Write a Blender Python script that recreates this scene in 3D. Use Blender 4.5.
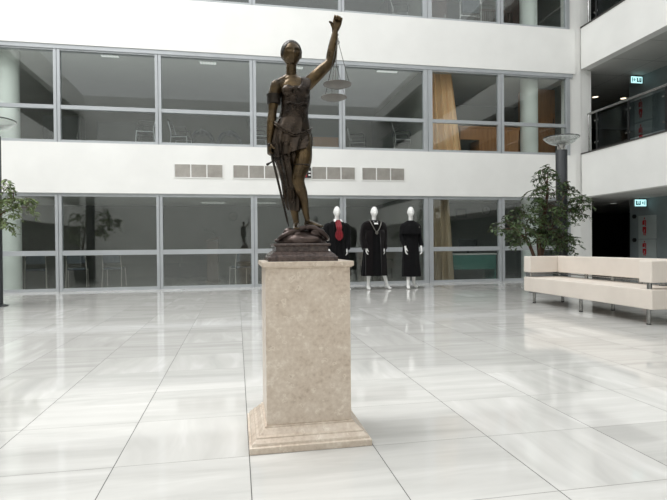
import bpy, bmesh, math, random
from mathutils import Vector, Matrix
from math import sin, cos, pi, radians as RAD

SC = bpy.context.scene
for o in list(bpy.data.objects):
    bpy.data.objects.remove(o)
COL = SC.collection
rnd = random.Random(7)

# ------------------------------------------------------------------ camera
cam = bpy.data.cameras.new('camera')
cam.sensor_width = 36.0
cam.lens = 514.27 * 36.0 / 667.0
cam.clip_start = 0.05
cam.clip_end = 200
camo = bpy.data.objects.new('camera', cam)
COL.objects.link(camo)
_R = (0.98276491, -0.18462597, -0.00929403)
_U = (0.01059511, 0.00606182, 0.9999255)
_B = (-0.18455588, -0.98279016, 0.00791347)
camo.matrix_world = Matrix(((_R[0], _U[0], _B[0], 0.0), (_R[1], _U[1], _B[1], 0.0), (_R[2], _U[2], _B[2], 0.98025), (0, 0, 0, 1)))
SC.camera = camo

# ------------------------------------------------------------------ sky, daylight, exposure
SC.view_settings.view_transform = 'Standard'
SC.view_settings.look = 'None'
SC.view_settings.gamma = 1.0
SC.view_settings.use_curve_mapping = False
SC.view_settings.exposure = -0.33
SKY = 1.75
SKYLIGHT = 2100.0
world = bpy.data.worlds.new('overcast_sky')
SC.world = world
world.use_nodes = True
bg = world.node_tree.nodes['Background']
bg.inputs[0].default_value = (0.985, 1.0, 1.0, 1)
bg.inputs[1].default_value = SKY
# daylight falling through the skylight over the left half of the atrium
la = bpy.data.lights.new('skylight_daylight', 'AREA')
la.shape = 'RECTANGLE'
la.size = 7.0
la.size_y = 9.0
la.energy = SKYLIGHT
la.color = (1.0, 1.0, 1.0)
lo = bpy.data.objects.new('skylight_daylight', la)
COL.objects.link(lo)
lo.location = (-6.5, 5.5, 14.0)

# ------------------------------------------------------------------ materials
def lin(c):
    return tuple(((v / 255.0) / 12.92 if v / 255.0 <= 0.04045 else (((v / 255.0) + 0.055) / 1.055) ** 2.4) for v in c)

def col4(c):
    return lin(c) + (1.0,)

class NT:
    def __init__(self, name):
        self.m = bpy.data.materials.new(name)
        self.m.use_nodes = True
        self.t = self.m.node_tree
        self.b = self.t.nodes['Principled BSDF']
        self.out = self.t.nodes['Material Output']
    def n(self, kind, **kw):
        nd = self.t.nodes.new(kind)
        for k, v in kw.items():
            setattr(nd, k, v)
        return nd
    def link(self, a, b):
        self.t.links.new(a, b)
    def math(self, op, a, b=None, c=None):
        nd = self.n('ShaderNodeMath', operation=op)
        for i, v in enumerate((a, b, c)):
            if v is None:
                continue
            if isinstance(v, (int, float)):
                nd.inputs[i].default_value = v
            else:
                self.link(v, nd.inputs[i])
        return nd.outputs[0]
    def mix(self, fac, a, b):
        nd = self.n('ShaderNodeMix', data_type='RGBA')
        for sock, v in ((nd.inputs[0], fac), (nd.inputs[6], a), (nd.inputs[7], b)):
            if isinstance(v, (int, float)):
                sock.default_value = v
            elif isinstance(v, tuple):
                sock.default_value = v
            else:
                self.link(v, sock)
        return nd.outputs[2]
    def noise(self, scale, detail=3.0, rough=0.55, vec=None, stretch=None, dist=0.0):
        nd = self.n('ShaderNodeTexNoise')
        nd.inputs['Scale'].default_value = scale
        nd.inputs['Detail'].default_value = detail
        nd.inputs['Roughness'].default_value = rough
        nd.inputs['Distortion'].default_value = dist
        if vec is None:
            vec = self.n('ShaderNodeTexCoord').outputs['Object']
        if stretch:
            mp = self.n('ShaderNodeMapping')
            mp.inputs['Scale'].default_value = stretch
            self.link(vec, mp.inputs[0])
            vec = mp.outputs[0]
        self.link(vec, nd.inputs['Vector'])
        return nd.outputs['Fac']
    def ramp(self, fac, stops):
        nd = self.n('ShaderNodeValToRGB')
        els = nd.color_ramp.elements
        while len(els) < len(stops):
            els.new(0.5)
        for e, (p, c) in zip(els, stops):
            e.position = p
            e.color = c if len(c) == 4 else c + (1.0,)
        self.link(fac, nd.inputs[0])
        return nd.outputs[0]
    def bump(self, h, strength=0.2, dist=0.01):
        nd = self.n('ShaderNodeBump')
        nd.inputs['Strength'].default_value = strength
        nd.inputs['Distance'].default_value = dist
        self.link(h, nd.inputs['Height'])
        self.link(nd.outputs[0], self.b.inputs['Normal'])

def pmat(name, c1, c2=None, scale=6.0, rough=0.5, metal=0.0, spec=0.5, stretch=None, bump=0.0, bscale=None, detail=3.0, sheen=0.0):
    k = NT(name)
    c1 = col4(c1)
    c2 = col4(c2) if c2 else tuple(v * 0.93 for v in c1[:3]) + (1.0,)
    f = k.noise(scale, detail, stretch=stretch)
    k.link(k.ramp(f, [(0.32, c1), (0.68, c2)]), k.b.inputs['Base Color'])
    k.b.inputs['Roughness'].default_value = rough
    k.b.inputs['Metallic'].default_value = metal
    k.b.inputs['Specular IOR Level'].default_value = spec
    if sheen:
        k.b.inputs['Sheen Weight'].default_value = sheen
    if bump:
        k.bump(k.noise(bscale or scale * 6, 2.0, stretch=stretch), bump, 0.004)
    return k.m

def emat(name, c, strength):
    k = NT(name)
    k.b.inputs['Base Color'].default_value = col4(c)
    k.b.inputs['Emission Color'].default_value = col4(c)
    k.b.inputs['Emission Strength'].default_value = strength
    k.b.inputs['Roughness'].default_value = 0.4
    return k.m

def glass_mat(name, tint, base_refl=0.05, rough=0.02, veil=0.0):
    k = NT(name)
    tr = k.n('ShaderNodeBsdfTransparent')
    tr.inputs[0].default_value = tint + (1.0,)
    gl = k.n('ShaderNodeBsdfGlossy')
    gl.inputs['Roughness'].default_value = rough
    gl.inputs['Color'].default_value = (0.95, 0.97, 0.96, 1)
    lw = k.n('ShaderNodeLayerWeight')
    lw.inputs[0].default_value = 0.5
    f5 = k.math('POWER', lw.outputs['Facing'], 5.0)
    fac = k.math('MULTIPLY_ADD', f5, 1.0 - base_refl, base_refl)
    mx = k.n('ShaderNodeMixShader')
    k.link(fac, mx.inputs[0])
    k.link(tr.outputs[0], mx.inputs[1])
    k.link(gl.outputs[0], mx.inputs[2])
    last = mx.outputs[0]
    if veil:
        df = k.n('ShaderNodeBsdfDiffuse')
        df.inputs[0].default_value = (0.8, 0.82, 0.81, 1)
        m2 = k.n('ShaderNodeMixShader')
        m2.inputs[0].default_value = veil
        k.link(last, m2.inputs[1])
        k.link(df.outputs[0], m2.inputs[2])
        last = m2.outputs[0]
    k.link(last, k.out.inputs['Surface'])
    return k.m

def floor_mat():
    k = NT('polished_porcelain_tiles')
    tc = k.n('ShaderNodeTexCoord').outputs['Object']
    sp = k.n('ShaderNodeSeparateXYZ')
    k.link(tc, sp.inputs[0])
    ux = k.math('DIVIDE', k.math('ADD', sp.outputs[0], 0.55288 + 60.0), 0.6)
    uy = k.math('DIVIDE', k.math('ADD', sp.outputs[1], -2.43451 + 60.0), 0.6)
    fx, fy = k.math('FRACT', ux), k.math('FRACT', uy)
    ix, iy = k.math('FLOOR', ux), k.math('FLOOR', uy)
    cid = k.n('ShaderNodeCombineXYZ')
    k.link(ix, cid.inputs[0]); k.link(iy, cid.inputs[1])
    wn = k.n('ShaderNodeTexWhiteNoise', noise_dimensions='3D')
    k.link(cid.outputs[0], wn.inputs[0])
    wv = wn.outputs['Value']
    off = k.n('ShaderNodeVectorMath', operation='SCALE')
    k.link(wn.outputs['Color'], off.inputs[0]); off.inputs[3].default_value = 37.0
    add = k.n('ShaderNodeVectorMath', operation='ADD')
    k.link(tc, add.inputs[0]); k.link(off.outputs[0], add.inputs[1])
    n1 = k.noise(1.0, 4.0, 0.6, vec=add.outputs[0], stretch=(0.9, 7.0, 1.0), dist=0.5)
    n2 = k.noise(1.0, 3.0, 0.5, vec=add.outputs[0], stretch=(6.0, 1.2, 1.0), dist=0.6)
    pick = k.math('GREATER_THAN', wv, 0.72)
    st = k.math('ADD', k.math('MULTIPLY', n1, k.math('SUBTRACT', 1.0, pick)), k.math('MULTIPLY', n2, pick))
    v = k.math('ADD', st, k.math('MULTIPLY', k.math('SUBTRACT', wv, 0.5), 0.16))
    base = k.ramp(v, [(0.28, col4((192, 191, 187))), (0.45, col4((203, 202, 198))), (0.6, col4((210, 209, 205))), (0.75, col4((220, 219, 216)))])
    def line(f, w):
        d = k.math('ABSOLUTE', k.math('SUBTRACT', f, 0.5))
        return k.math('GREATER_THAN', d, 0.5 - w)
    gx, gy = line(fx, 0.0034), line(fy, 0.0034)
    c = k.mix(k.math('MULTIPLY', gy, 0.8), base, col4((104, 102, 97)))
    c = k.mix(k.math('MULTIPLY', gx, 0.92), c, col4((58, 57, 54)))
    k.link(c, k.b.inputs['Base Color'])
    gg = k.math('MAXIMUM', gx, gy)
    k.link(k.math('ADD', k.math('MULTIPLY_ADD', n1, 0.04, 0.04), k.math('MULTIPLY', gg, 0.5)), k.b.inputs['Roughness'])
    k.b.inputs['Specular IOR Level'].default_value = 0.5
    return k.m

def marble_mat():
    k = NT('beige_fossil_limestone')
    tc = k.n('ShaderNodeTexCoord').outputs['Object']
    n1 = k.noise(9.0, 6.0, 0.65, vec=tc)
    n2 = k.noise(45.0, 4.0, 0.6, vec=tc)
    n3 = k.noise(4.0, 4.0, 0.6, vec=tc, stretch=(1.0, 1.0, 3.0), dist=1.0)
    v = k.math('ADD', k.math('MULTIPLY', n1, 0.38), k.math('ADD', k.math('MULTIPLY', n2, 0.42), k.math('MULTIPLY', n3, 0.20)))
    base = k.ramp(v, [(0.34, col4((176, 157, 139))), (0.45, col4((203, 187, 170))), (0.55, col4((214, 200, 184))), (0.68, col4((232, 222, 208)))])
    vo = k.n('ShaderNodeTexVoronoi', feature='F1')
    vo.inputs['Scale'].default_value = 27.0
    wob = k.n('ShaderNodeVectorMath', operation='ADD')
    nz = k.n('ShaderNodeTexNoise'); nz.inputs['Scale'].default_value = 26.0
    k.link(tc, nz.inputs['Vector'])
    sc = k.n('ShaderNodeVectorMath', operation='SCALE'); sc.inputs[3].default_value = 0.075
    k.link(nz.outputs['Color'], sc.inputs[0])
    k.link(tc, wob.inputs[0]); k.link(sc.outputs[0], wob.inputs[1])
    k.link(wob.outputs[0], vo.inputs['Vector'])
    d = vo.outputs['Distance']
    ring = k.math('MULTIPLY', k.math('GREATER_THAN', d, 0.22), k.math('LESS_THAN', d, 0.36))
    sepc = k.n('ShaderNodeSeparateColor'); k.link(vo.outputs['Color'], sepc.inputs[0])
    ring = k.math('MULTIPLY', ring, k.math('GREATER_THAN', sepc.outputs[0], 0.72))
    c = k.mix(k.math('MULTIPLY', ring, 0.5), base, col4((232, 222, 207)))
    k.link(c, k.b.inputs['Base Color'])
    k.b.inputs['Roughness'].default_value = 0.28
    return k.m

def bronze_mat(name, dark, light, rough=0.34, pos=(0.30, 0.78), bump=0.12, bscale=60):
    k = NT(name)
    f = k.noise(9.0, 5.0, 0.65)
    k.link(k.ramp(f, [(pos[0], col4(dark)), (pos[1], col4(light))]), k.b.inputs['Base Color'])
    k.b.inputs['Metallic'].default_value = 0.85
    k.b.inputs['Coat Weight'].default_value = 0.22
    k.b.inputs['Coat Roughness'].default_value = 0.12
    g = k.noise(22.0, 3.0)
    k.link(k.math('MULTIPLY_ADD', g, 0.25, rough - 0.1), k.b.inputs['Roughness'])
    k.bump(k.noise(bscale, 3.0), bump, 0.008)
    return k.m

def leaf_mat(name, a, b):
    k = NT(name)
    f = k.noise(7.0, 3.0)
    k.link(k.ramp(f, [(0.3, col4(a)), (0.7, col4(b))]), k.b.inputs['Base Color'])
    k.b.inputs['Roughness'].default_value = 0.38
    k.b.inputs['Specular IOR Level'].default_value = 0.5
    return k.m

M = {}
M['floor'] = floor_mat()
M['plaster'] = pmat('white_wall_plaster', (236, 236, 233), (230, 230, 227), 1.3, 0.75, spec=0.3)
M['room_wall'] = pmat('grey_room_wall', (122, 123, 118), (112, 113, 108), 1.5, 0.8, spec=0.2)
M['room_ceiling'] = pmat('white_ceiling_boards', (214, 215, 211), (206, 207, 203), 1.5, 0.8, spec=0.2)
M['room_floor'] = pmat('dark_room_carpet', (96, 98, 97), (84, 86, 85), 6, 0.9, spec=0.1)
def soffit_mat():
    k = NT('grey_soffit_boards')
    tc = k.n('ShaderNodeTexCoord').outputs['Object']
    sp = k.n('ShaderNodeSeparateXYZ'); k.link(tc, sp.inputs[0])
    fy = k.math('FRACT', k.math('DIVIDE', k.math('ADD', sp.outputs[1], 60.3), 1.2))
    fx = k.math('FRACT', k.math('DIVIDE', k.math('ADD', sp.outputs[0], 60.75), 1.3))
    seam = k.math('MAXIMUM', k.math('LESS_THAN', fy, 0.012), k.math('LESS_THAN', fx, 0.010))
    base = k.ramp(k.noise(2.0), [(0.3, col4((196, 196, 192))), (0.7, col4((188, 188, 184)))])
    k.link(k.mix(k.math('MULTIPLY', seam, 0.8), base, col4((90, 90, 88))), k.b.inputs['Base Color'])
    k.b.inputs['Roughness'].default_value = 0.7
    return k.m
M['soffit'] = soffit_mat()
M['alu'] = pmat('brushed_aluminium_frame', (176, 180, 183), (168, 172, 175), 3, 0.42, metal=0.25)
M['alu_dark'] = pmat('dark_gasket', (116, 119, 121), (108, 111, 113), 3, 0.5)
M['glass'] = glass_mat('window_glass', (0.93, 0.95, 0.94), 0.07)
M['railglass'] = glass_mat('smoked_railing_glass', (0.56, 0.60, 0.60), 0.02)
M['concrete'] = pmat('blue_grey_corridor_wall', (124, 133, 134), (114, 123, 124), 2.5, 0.6)
M['hall'] = pmat('shade_toned_hall_wall', (52, 50, 46), (44, 42, 39), 2.5, 0.7)  # darkness of the unlit hall is put into this wall colour
M['column'] = pmat('pale_column_paint', (236, 240, 236), (230, 234, 230), 2, 0.55)
M['limestone'] = marble_mat()
M['granite'] = pmat('polished_brown_granite', (92, 78, 72), (54, 45, 43), 55, 0.22, detail=5)
M['bronze_skin'] = bronze_mat('worn_golden_bronze', (38, 31, 22), (104, 84, 54), 0.27)
M['bronze_arm'] = bronze_mat('dark_golden_bronze', (50, 42, 34), (92, 78, 56), 0.30)
M['bronze_dress'] = bronze_mat('dark_patinated_bronze', (24, 20, 18), (70, 57, 45), 0.24, bump=0.6, bscale=90)
M['bronze_cloth'] = bronze_mat('dark_folded_bronze', (26, 22, 19), (70, 57, 44), 0.26, bump=0.2)
M['bronze_hair'] = bronze_mat('dark_hair_bronze', (28, 25, 22), (52, 45, 38), 0.36, bump=0.4, bscale=70)
M['bronze_dull'] = bronze_mat('dull_grey_bronze', (92, 90, 86), (120, 117, 112), 0.45)
M['bronze_base'] = bronze_mat('reddish_dark_bronze', (56, 46, 43), (92, 78, 72), 0.32, bump=0.4, bscale=40)
M['mannequin'] = pmat('glossy_white_mannequin', (238, 238, 236), (232, 232, 230), 2, 0.3)
M['gown'] = pmat('black_gown_cloth', (8, 8, 10), (13, 13, 15), 10, 0.85, spec=0.15, sheen=0.05)
M['velvet'] = pmat('brown_black_velvet', (17, 12, 13), (9, 7, 8), 24, 0.9, spec=0.1, sheen=0.15)
M['red'] = pmat('crimson_cloth', (136, 12, 30), (108, 8, 22), 18, 0.7, sheen=0.1)
M['shirt'] = pmat('white_shirt_cotton', (232, 232, 230), None, 6, 0.8)
M['silver'] = pmat('silver_chain_metal', (150, 148, 142), (110, 108, 104), 40, 0.35, metal=1.0)
M['leather'] = pmat('cream_leatherette', (222, 213, 203), (214, 205, 195), 2.5, 0.5, bump=0.06, bscale=160)
M['chrome'] = pmat('satin_chrome', (170, 170, 168), (150, 150, 148), 8, 0.25, metal=1.0)
M['rubber'] = pmat('black_rubber', (20, 20, 20), None, 8, 0.7)
M['pole'] = pmat('dark_grey_lamp_paint', (58, 61, 64), (50, 53, 56), 3, 0.45)
M['bowl'] = glass_mat('frosted_glass_bowl', (0.86, 0.88, 0.87), 0.08, 0.05, veil=0.22)
M['rim'] = pmat('dark_rim_metal', (66, 68, 68), None, 8, 0.35, metal=0.8)
M['leaf'] = leaf_mat('ficus_leaf_green', (84, 104, 62), (52, 72, 42))
M['leaf_light'] = leaf_mat('ficus_leaf_pale_green', (132, 148, 98), (86, 104, 64))
M['bark'] = pmat('brown_ficus_bark', (96, 70, 54), (66, 48, 38), 20, 0.85, stretch=(1, 1, 0.2), bump=0.4)
M['soil'] = pmat('potting_soil', (50, 40, 32), (30, 24, 20), 40, 0.95)
M['planter'] = pmat('grey_planter', (120, 122, 122), (108, 110, 110), 4, 0.6)
M['grille'] = pmat('grey_louvre_metal', (178, 174, 167), (160, 156, 149), 5, 0.5, metal=0.3)
M['grille_back'] = pmat('dark_duct', (70, 68, 66), None, 5, 0.8)
M['black'] = pmat('black_plastic', (18, 18, 19), None, 5, 0.45)
M['sign'] = emat('exit_sign_glow', (190, 246, 248), 1.5)
M['sign_mark'] = pmat('exit_sign_dark_green', (16, 62, 62), None, 5, 0.5)
M['red_mark'] = pmat('fire_red_paint', (176, 24, 30), (160, 20, 26), 10, 0.5)
M['cabinet_white'] = pmat('grey_white_enamel', (158, 166, 165), (150, 158, 157), 4, 0.45)
M['curtain'] = pmat('apricot_curtain_cloth', (246, 210, 164), (232, 194, 148), 8, 0.85, stretch=(4, 4, 0.3))
M['curtain_grey'] = pmat('beige_grey_curtain_cloth', (200, 182, 156), (184, 168, 144), 8, 0.85, stretch=(4, 4, 0.3))
M['wood'] = pmat('brown_veneer', (176, 126, 82), (148, 102, 64), 5, 0.5, stretch=(6, 6, 0.5))
M['wood_dark'] = pmat('dark_red_brown_wood', (84, 52, 40), (64, 40, 31), 6, 0.5, stretch=(6, 6, 0.5))
M['wood_pale'] = pmat('pale_beech_veneer', (186, 150, 112), (172, 136, 98), 5, 0.5, stretch=(0.6, 5, 6))
M['lectern'] = pmat('grey_brown_laminate', (98, 84, 74), (88, 76, 67), 5, 0.55)
M['teal'] = pmat('teal_green_laminate', (70, 122, 110), (60, 110, 99), 4, 0.5)
M['white_top'] = pmat('pale_laminate_top', (200, 202, 198), None, 4, 0.5)
M['screen'] = pmat('dark_monitor_screen', (28, 30, 32), None, 4, 0.25)
M['chair_cloth'] = pmat('charcoal_upholstery', (44, 46, 48), (36, 38, 40), 20, 0.85)
M['chair_blue'] = pmat('blue_grey_upholstery', (74, 82, 90), (64, 72, 80), 20, 0.85)
M['fixture'] = emat('lit_ceiling_diffuser', (236, 240, 236), 0.7)
M['downlight'] = emat('lit_downlight', (255, 236, 206), 3.0)
M['paper'] = pmat('framed_print_paper', (120, 118, 110), (90, 88, 84), 12, 0.7)
M['dial'] = pmat('clock_dial', (150, 150, 146), None, 4, 0.6)
M['dark_panel'] = pmat('dark_grey_cabinet', (66, 70, 70), (58, 62, 62), 4, 0.5)

# ------------------------------------------------------------------ mesh helpers
class MB:
    def __init__(self):
        self.v = []
        self.f = []
    def add(self, vs, fs):
        b = len(self.v)
        self.v += [tuple(p) for p in vs]
        self.f += [tuple(b + i for i in q) for q in fs]
        return self
    def box(self, c, s, rz=0.0, mat=None):
        hx, hy, hz = s[0] / 2, s[1] / 2, s[2] / 2
        vs = [Vector((x * hx, y * hy, z * hz)) for z in (-1, 1) for x, y in ((-1, -1), (1, -1), (1, 1), (-1, 1))]
        R = mat if mat is not None else Matrix.Rotation(rz, 3, 'Z')
        vs = [R @ p + Vector(c) for p in vs]
        return self.add(vs, [(3, 2, 1, 0), (4, 5, 6, 7), (0, 1, 5, 4), (1, 2, 6, 5), (2, 3, 7, 6), (3, 0, 4, 7)])
    def bx(self, x0, x1, y0, y1, z0, z1):
        return self.box(((x0 + x1) / 2, (y0 + y1) / 2, (z0 + z1) / 2), (x1 - x0, y1 - y0, z1 - z0))
    def rings(self, rs, caps=True):
        n = len(rs[0])
        vs = [p for r in rs for p in r]
        fs = []
        for i in range(len(rs) - 1):
            for j in range(n):
                a, b = i * n + j, i * n + (j + 1) % n
                fs.append((a, b, b + n, a + n))
        if caps:
            fs.append(tuple(range(n - 1, -1, -1)))
            fs.append(tuple((len(rs) - 1) * n + j for j in range(n)))
        return self.add(vs, fs)
    def tube(self, pts, rad, n=10, smooth=0, ref=(1, 0, 0), round_caps=True):
        pts = [Vector(p) for p in pts]
        rad = [(r, r) if isinstance(r, (int, float)) else tuple(r) for r in rad] if isinstance(rad, (list, tuple)) else [(rad, rad)] * len(pts)
        if smooth:
            P, Rr = [], []
            for i in range(len(pts) - 1):
                p0, p1, p2, p3 = pts[max(i - 1, 0)], pts[i], pts[i + 1], pts[min(i + 2, len(pts) - 1)]
                r0, r1, r2, r3 = rad[max(i - 1, 0)], rad[i], rad[i + 1], rad[min(i + 2, len(pts) - 1)]
                for k in range(smooth):
                    t = k / smooth
                    def cr(a, b, c, d):
                        return 0.5 * ((2 * b) + (c - a) * t + (2 * a - 5 * b + 4 * c - d) * t * t + (3 * b - a - 3 * c + d) * t ** 3)
                    P.append(cr(p0, p1, p2, p3))
                    Rr.append(tuple(max(0.0005, cr(r0[q], r1[q], r2[q], r3[q])) for q in (0, 1)))
            P.append(pts[-1]); Rr.append(rad[-1])
            pts, rad = P, Rr
        rs = []
        L = len(pts)
        ref = Vector(ref)
        frames = []
        for i in range(L):
            t = (pts[min(i + 1, L - 1)] - pts[max(i - 1, 0)])
            t = t.normalized() if t.length > 1e-9 else Vector((0, 0, 1))
            u = ref - t * ref.dot(t)
            if u.length < 0.15:
                alt = Vector((0, 1, 0)) if abs(t.y) < 0.9 else Vector((0, 0, 1))
                u = alt - t * alt.dot(t)
            u.normalize()
            w = t.cross(u)
            frames.append((t, u, w))
        def ring(c, u, w, ru, rw):
            return [c + u * (ru * cos(2 * pi * j / n)) + w * (rw * sin(2 * pi * j / n)) for j in range(n)]
        if round_caps:
            t, u, w = frames[0]
            m = min(rad[0])
            for a in (80, 50, 22):
                rs.append(ring(pts[0] - t * m * sin(RAD(a)), u, w, rad[0][0] * cos(RAD(a)), rad[0][1] * cos(RAD(a))))
        for i in range(L):
            t, u, w = frames[i]
            rs.append(ring(pts[i], u, w, *rad[i]))
        if round_caps:
            t, u, w = frames[-1]
            m = min(rad[-1])
            for a in (22, 50, 80):
                rs.append(ring(pts[-1] + t * m * sin(RAD(a)), u, w, rad[-1][0] * cos(RAD(a)), rad[-1][1] * cos(RAD(a))))
        return self.rings(rs)
    def cyl(self, a, b, r, n=16, r2=None):
        return self.tube([a, b], [r, r if r2 is None else r2], n=n, round_caps=False)
    def ball(self, c, r, n=14, m=10):
        r = (r, r, r) if isinstance(r, (int, float)) else r
        rs = []
        for i in range(m + 1):
            a = -pi / 2 + pi * (i if 0 < i < m else (0.12 if i == 0 else m - 0.12)) / m
            rs.append([(c[0] + r[0] * cos(a) * cos(2 * pi * j / n), c[1] + r[1] * cos(a) * sin(2 * pi * j / n), c[2] + r[2] * sin(a)) for j in range(n)])
        return self.rings(rs)
    def lathe(self, prof, c=(0, 0, 0), n=40, closed=False):
        rs = [[(c[0] + r * cos(2 * pi * j / n), c[1] + r * sin(2 * pi * j / n), c[2] + z) for j in range(n)] for r, z in prof]
        if closed:
            rs.append(rs[0])
        return self.rings(rs, caps=not closed)
    def square(self, prof, c=(0, 0, 0)):
        rs = [[(c[0] + h * sx, c[1] + h * sy, c[2] + z) for sx, sy in ((-1, -1), (1, -1), (1, 1), (-1, 1))] for h, z in prof]
        return self.rings(rs)
    def build(self, name, mat, parent=None, smooth=False, loc=None, bevel=0.0, seg=2, remesh=0.0, relax=0, auto=None):
        me = bpy.data.meshes.new(name)
        me.from_pydata(self.v, [], self.f)
        me.update()
        bm = bmesh.new(); bm.from_mesh(me)
        bmesh.ops.recalc_face_normals(bm, faces=bm.faces)
        bm.to_mesh(me); bm.free()
        o = bpy.data.objects.new(name, me)
        COL.objects.link(o)
        if remesh:
            r = o.modifiers.new('r', 'REMESH'); r.mode = 'VOXEL'; r.voxel_size = remesh; r.use_smooth_shade = True
            if relax:
                s = o.modifiers.new('s', 'SMOOTH'); s.iterations = relax; s.factor = 0.5
            dg = bpy.context.evaluated_depsgraph_get()
            dg.update()
            nm = bpy.data.meshes.new_from_object(o.evaluated_get(dg))
            o.modifiers.clear()
            o.data = nm
            nm.name = name
            me = nm
            smooth = True
        me.materials.clear()
        me.materials.append(mat)
        if smooth:
            me.polygons.foreach_set('use_smooth', [True] * len(me.polygons))
            if auto:
                try:
                    me.set_sharp_from_angle(angle=RAD(auto))
                except Exception:
                    pass
        if bevel:
            b = o.modifiers.new('bevel', 'BEVEL'); b.width = bevel; b.segments = seg; b.limit_method = 'ANGLE'
            b.harden_normals = False
        if parent:
            o.parent = parent
        if loc:
            o.location = loc
        return o

def struct(name, mb, mat, parent=None, **kw):
    o = mb.build(name, mat, parent, **kw)
    if parent is None:
        o['kind'] = 'structure'
    return o

def tag(o, label, cat, group=None):
    o['label'] = label; o['category'] = cat
    if group:
        o['group'] = group
    return o

def thing(name, label, cat, loc=(0, 0, 0), rz=0.0, group=None):
    o = bpy.data.objects.new(name, None)
    COL.objects.link(o)
    o.location = loc; o.rotation_euler = (0, 0, rz)
    o.empty_display_size = 0.1
    return tag(o, label, cat, group)

def dup(root, loc, rz=None, label=None, group=None):
    r = root.copy(); COL.objects.link(r); r.location = loc
    if rz is not None:
        r.rotation_euler = (0, 0, rz)
    if label: r['label'] = label
    if group: r['group'] = group
    for ch in list(root.children):
        c = ch.copy(); COL.objects.link(c); c.parent = r
        for g in list(ch.children):
            d = g.copy(); COL.objects.link(d); d.parent = c
    return r

# ------------------------------------------------------------------ the atrium shell
D = 12.573                  # face of the glazed facade
FL2, FL3, FL4 = 3.38, 6.78, 10.2
YB, XL = -8.0, -9.0         # wall behind the camera, wall on the left
struct('floor', MB().bx(XL - 0.3, 16.2, YB - 0.3, 19.2, -0.2, 0.0), M['floor'])
# white parapet bands of the facade
struct('wall_back_band', MB().bx(XL, 9.10, D, D + 0.42, 2.242, 3.385), M['plaster'])
struct('wall_back_band', MB().bx(XL, 9.10, D, D + 0.42, 5.60, 6.80), M['plaster'])
struct('wall_back_band', MB().bx(XL, 9.10, D, D + 0.42, 9.0, FL4), M['plaster'])
struct('trim_1', MB().bx(XL, 9.05, D + 0.02, D + 0.30, 5.505, 5.60), M['alu'])
struct('trim_2', MB().bx(XL, 9.05, D + 0.05, D + 0.30, 2.20, 2.242), M['alu'])
struct('wall_back_pilaster', MB().bx(8.98, 9.33, D + 0.08, D + 0.45, 0, FL4).bx(9.33, 9.66, D + 0.10, D + 0.62, 0, FL4), M['plaster'])
# gallery on the right
struct('wall_right_band', MB().bx(9.30, 9.55, YB, D + 0.03, 2.25, 3.42), M['plaster'])
struct('wall_right_band', MB().bx(9.30, 9.55, YB, D + 0.03, 5.745, 6.86), M['plaster'])
struct('wall_right_band', MB().bx(9.30, 9.55, YB, D + 0.03, 9.2, FL4), M['plaster'])
struct('trim_3', MB().bx(9.28, 9.56, YB, D + 0.03, 3.42, 3.455), M['grille_back'])
struct('trim_4', MB().bx(9.28, 9.56, YB, D + 0.03, 6.86, 6.895), M['grille_back'])
for k, (z0, z1) in enumerate(((2.25, FL2), (5.745, FL3), (9.2, FL4))):
    struct('ceiling_gallery', MB().bx(9.55, 16.2, YB, 19.2, z0, z1), M['soffit'])
struct('wall_right', MB().bx(11.39, 11.6, YB, 13.29, 0, FL4), M['concrete'])
struct('wall_right_hall', MB().bx(9.62, 16.2, 19.0, 19.2, 0, FL4).bx(16.0, 16.2, 13.0, 19.0, 0, FL4).bx(9.62, 9.70, D + 0.45, 19.0, 0, FL4).bx(11.6, 16.0, 13.09, 13.29, 0, FL4), M['hall'])
# left and rear sides of the atrium (seen only in reflections)
mb = MB()
for z0, z1 in ((2.228, 3.40), (5.60, 6.80), (9.0, FL4)):
    mb.bx(XL - 0.3, XL, YB, D + 0.4, z0, z1)
struct('wall_left_band', mb, M['plaster'])
struct('wall_left', MB().bx(XL - 0.5, XL - 0.3, YB, D + 6, 0, FL4), M['room_wall'])
struct('wall_front', MB().bx(XL - 0.3, 11.6, YB - 0.3, YB, 0, 9.0), M['plaster'])
struct('wall_front_band', MB().bx(XL - 0.3, 11.6, YB - 0.3, YB, 9.0, FL4), M['plaster'])

# ------------------------------------------------------------------ rooms behind the glass
YR = 18.0
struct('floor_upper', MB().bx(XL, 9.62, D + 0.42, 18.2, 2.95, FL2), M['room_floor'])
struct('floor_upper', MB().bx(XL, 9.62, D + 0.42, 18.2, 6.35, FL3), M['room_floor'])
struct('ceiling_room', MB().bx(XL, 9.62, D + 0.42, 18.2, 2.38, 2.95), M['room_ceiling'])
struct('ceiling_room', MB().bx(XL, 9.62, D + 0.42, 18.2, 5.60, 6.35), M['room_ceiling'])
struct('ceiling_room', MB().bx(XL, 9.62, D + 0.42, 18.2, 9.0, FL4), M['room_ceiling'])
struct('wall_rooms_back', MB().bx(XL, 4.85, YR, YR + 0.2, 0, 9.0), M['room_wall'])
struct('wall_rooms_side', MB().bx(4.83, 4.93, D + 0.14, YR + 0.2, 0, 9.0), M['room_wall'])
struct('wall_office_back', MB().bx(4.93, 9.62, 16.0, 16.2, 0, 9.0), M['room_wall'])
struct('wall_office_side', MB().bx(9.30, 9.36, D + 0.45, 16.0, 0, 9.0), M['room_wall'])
struct('wall_rooms_left', MB().bx(XL - 0.3, XL, D + 0.42, YR, 0, 9.0), M['room_wall'])

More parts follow.
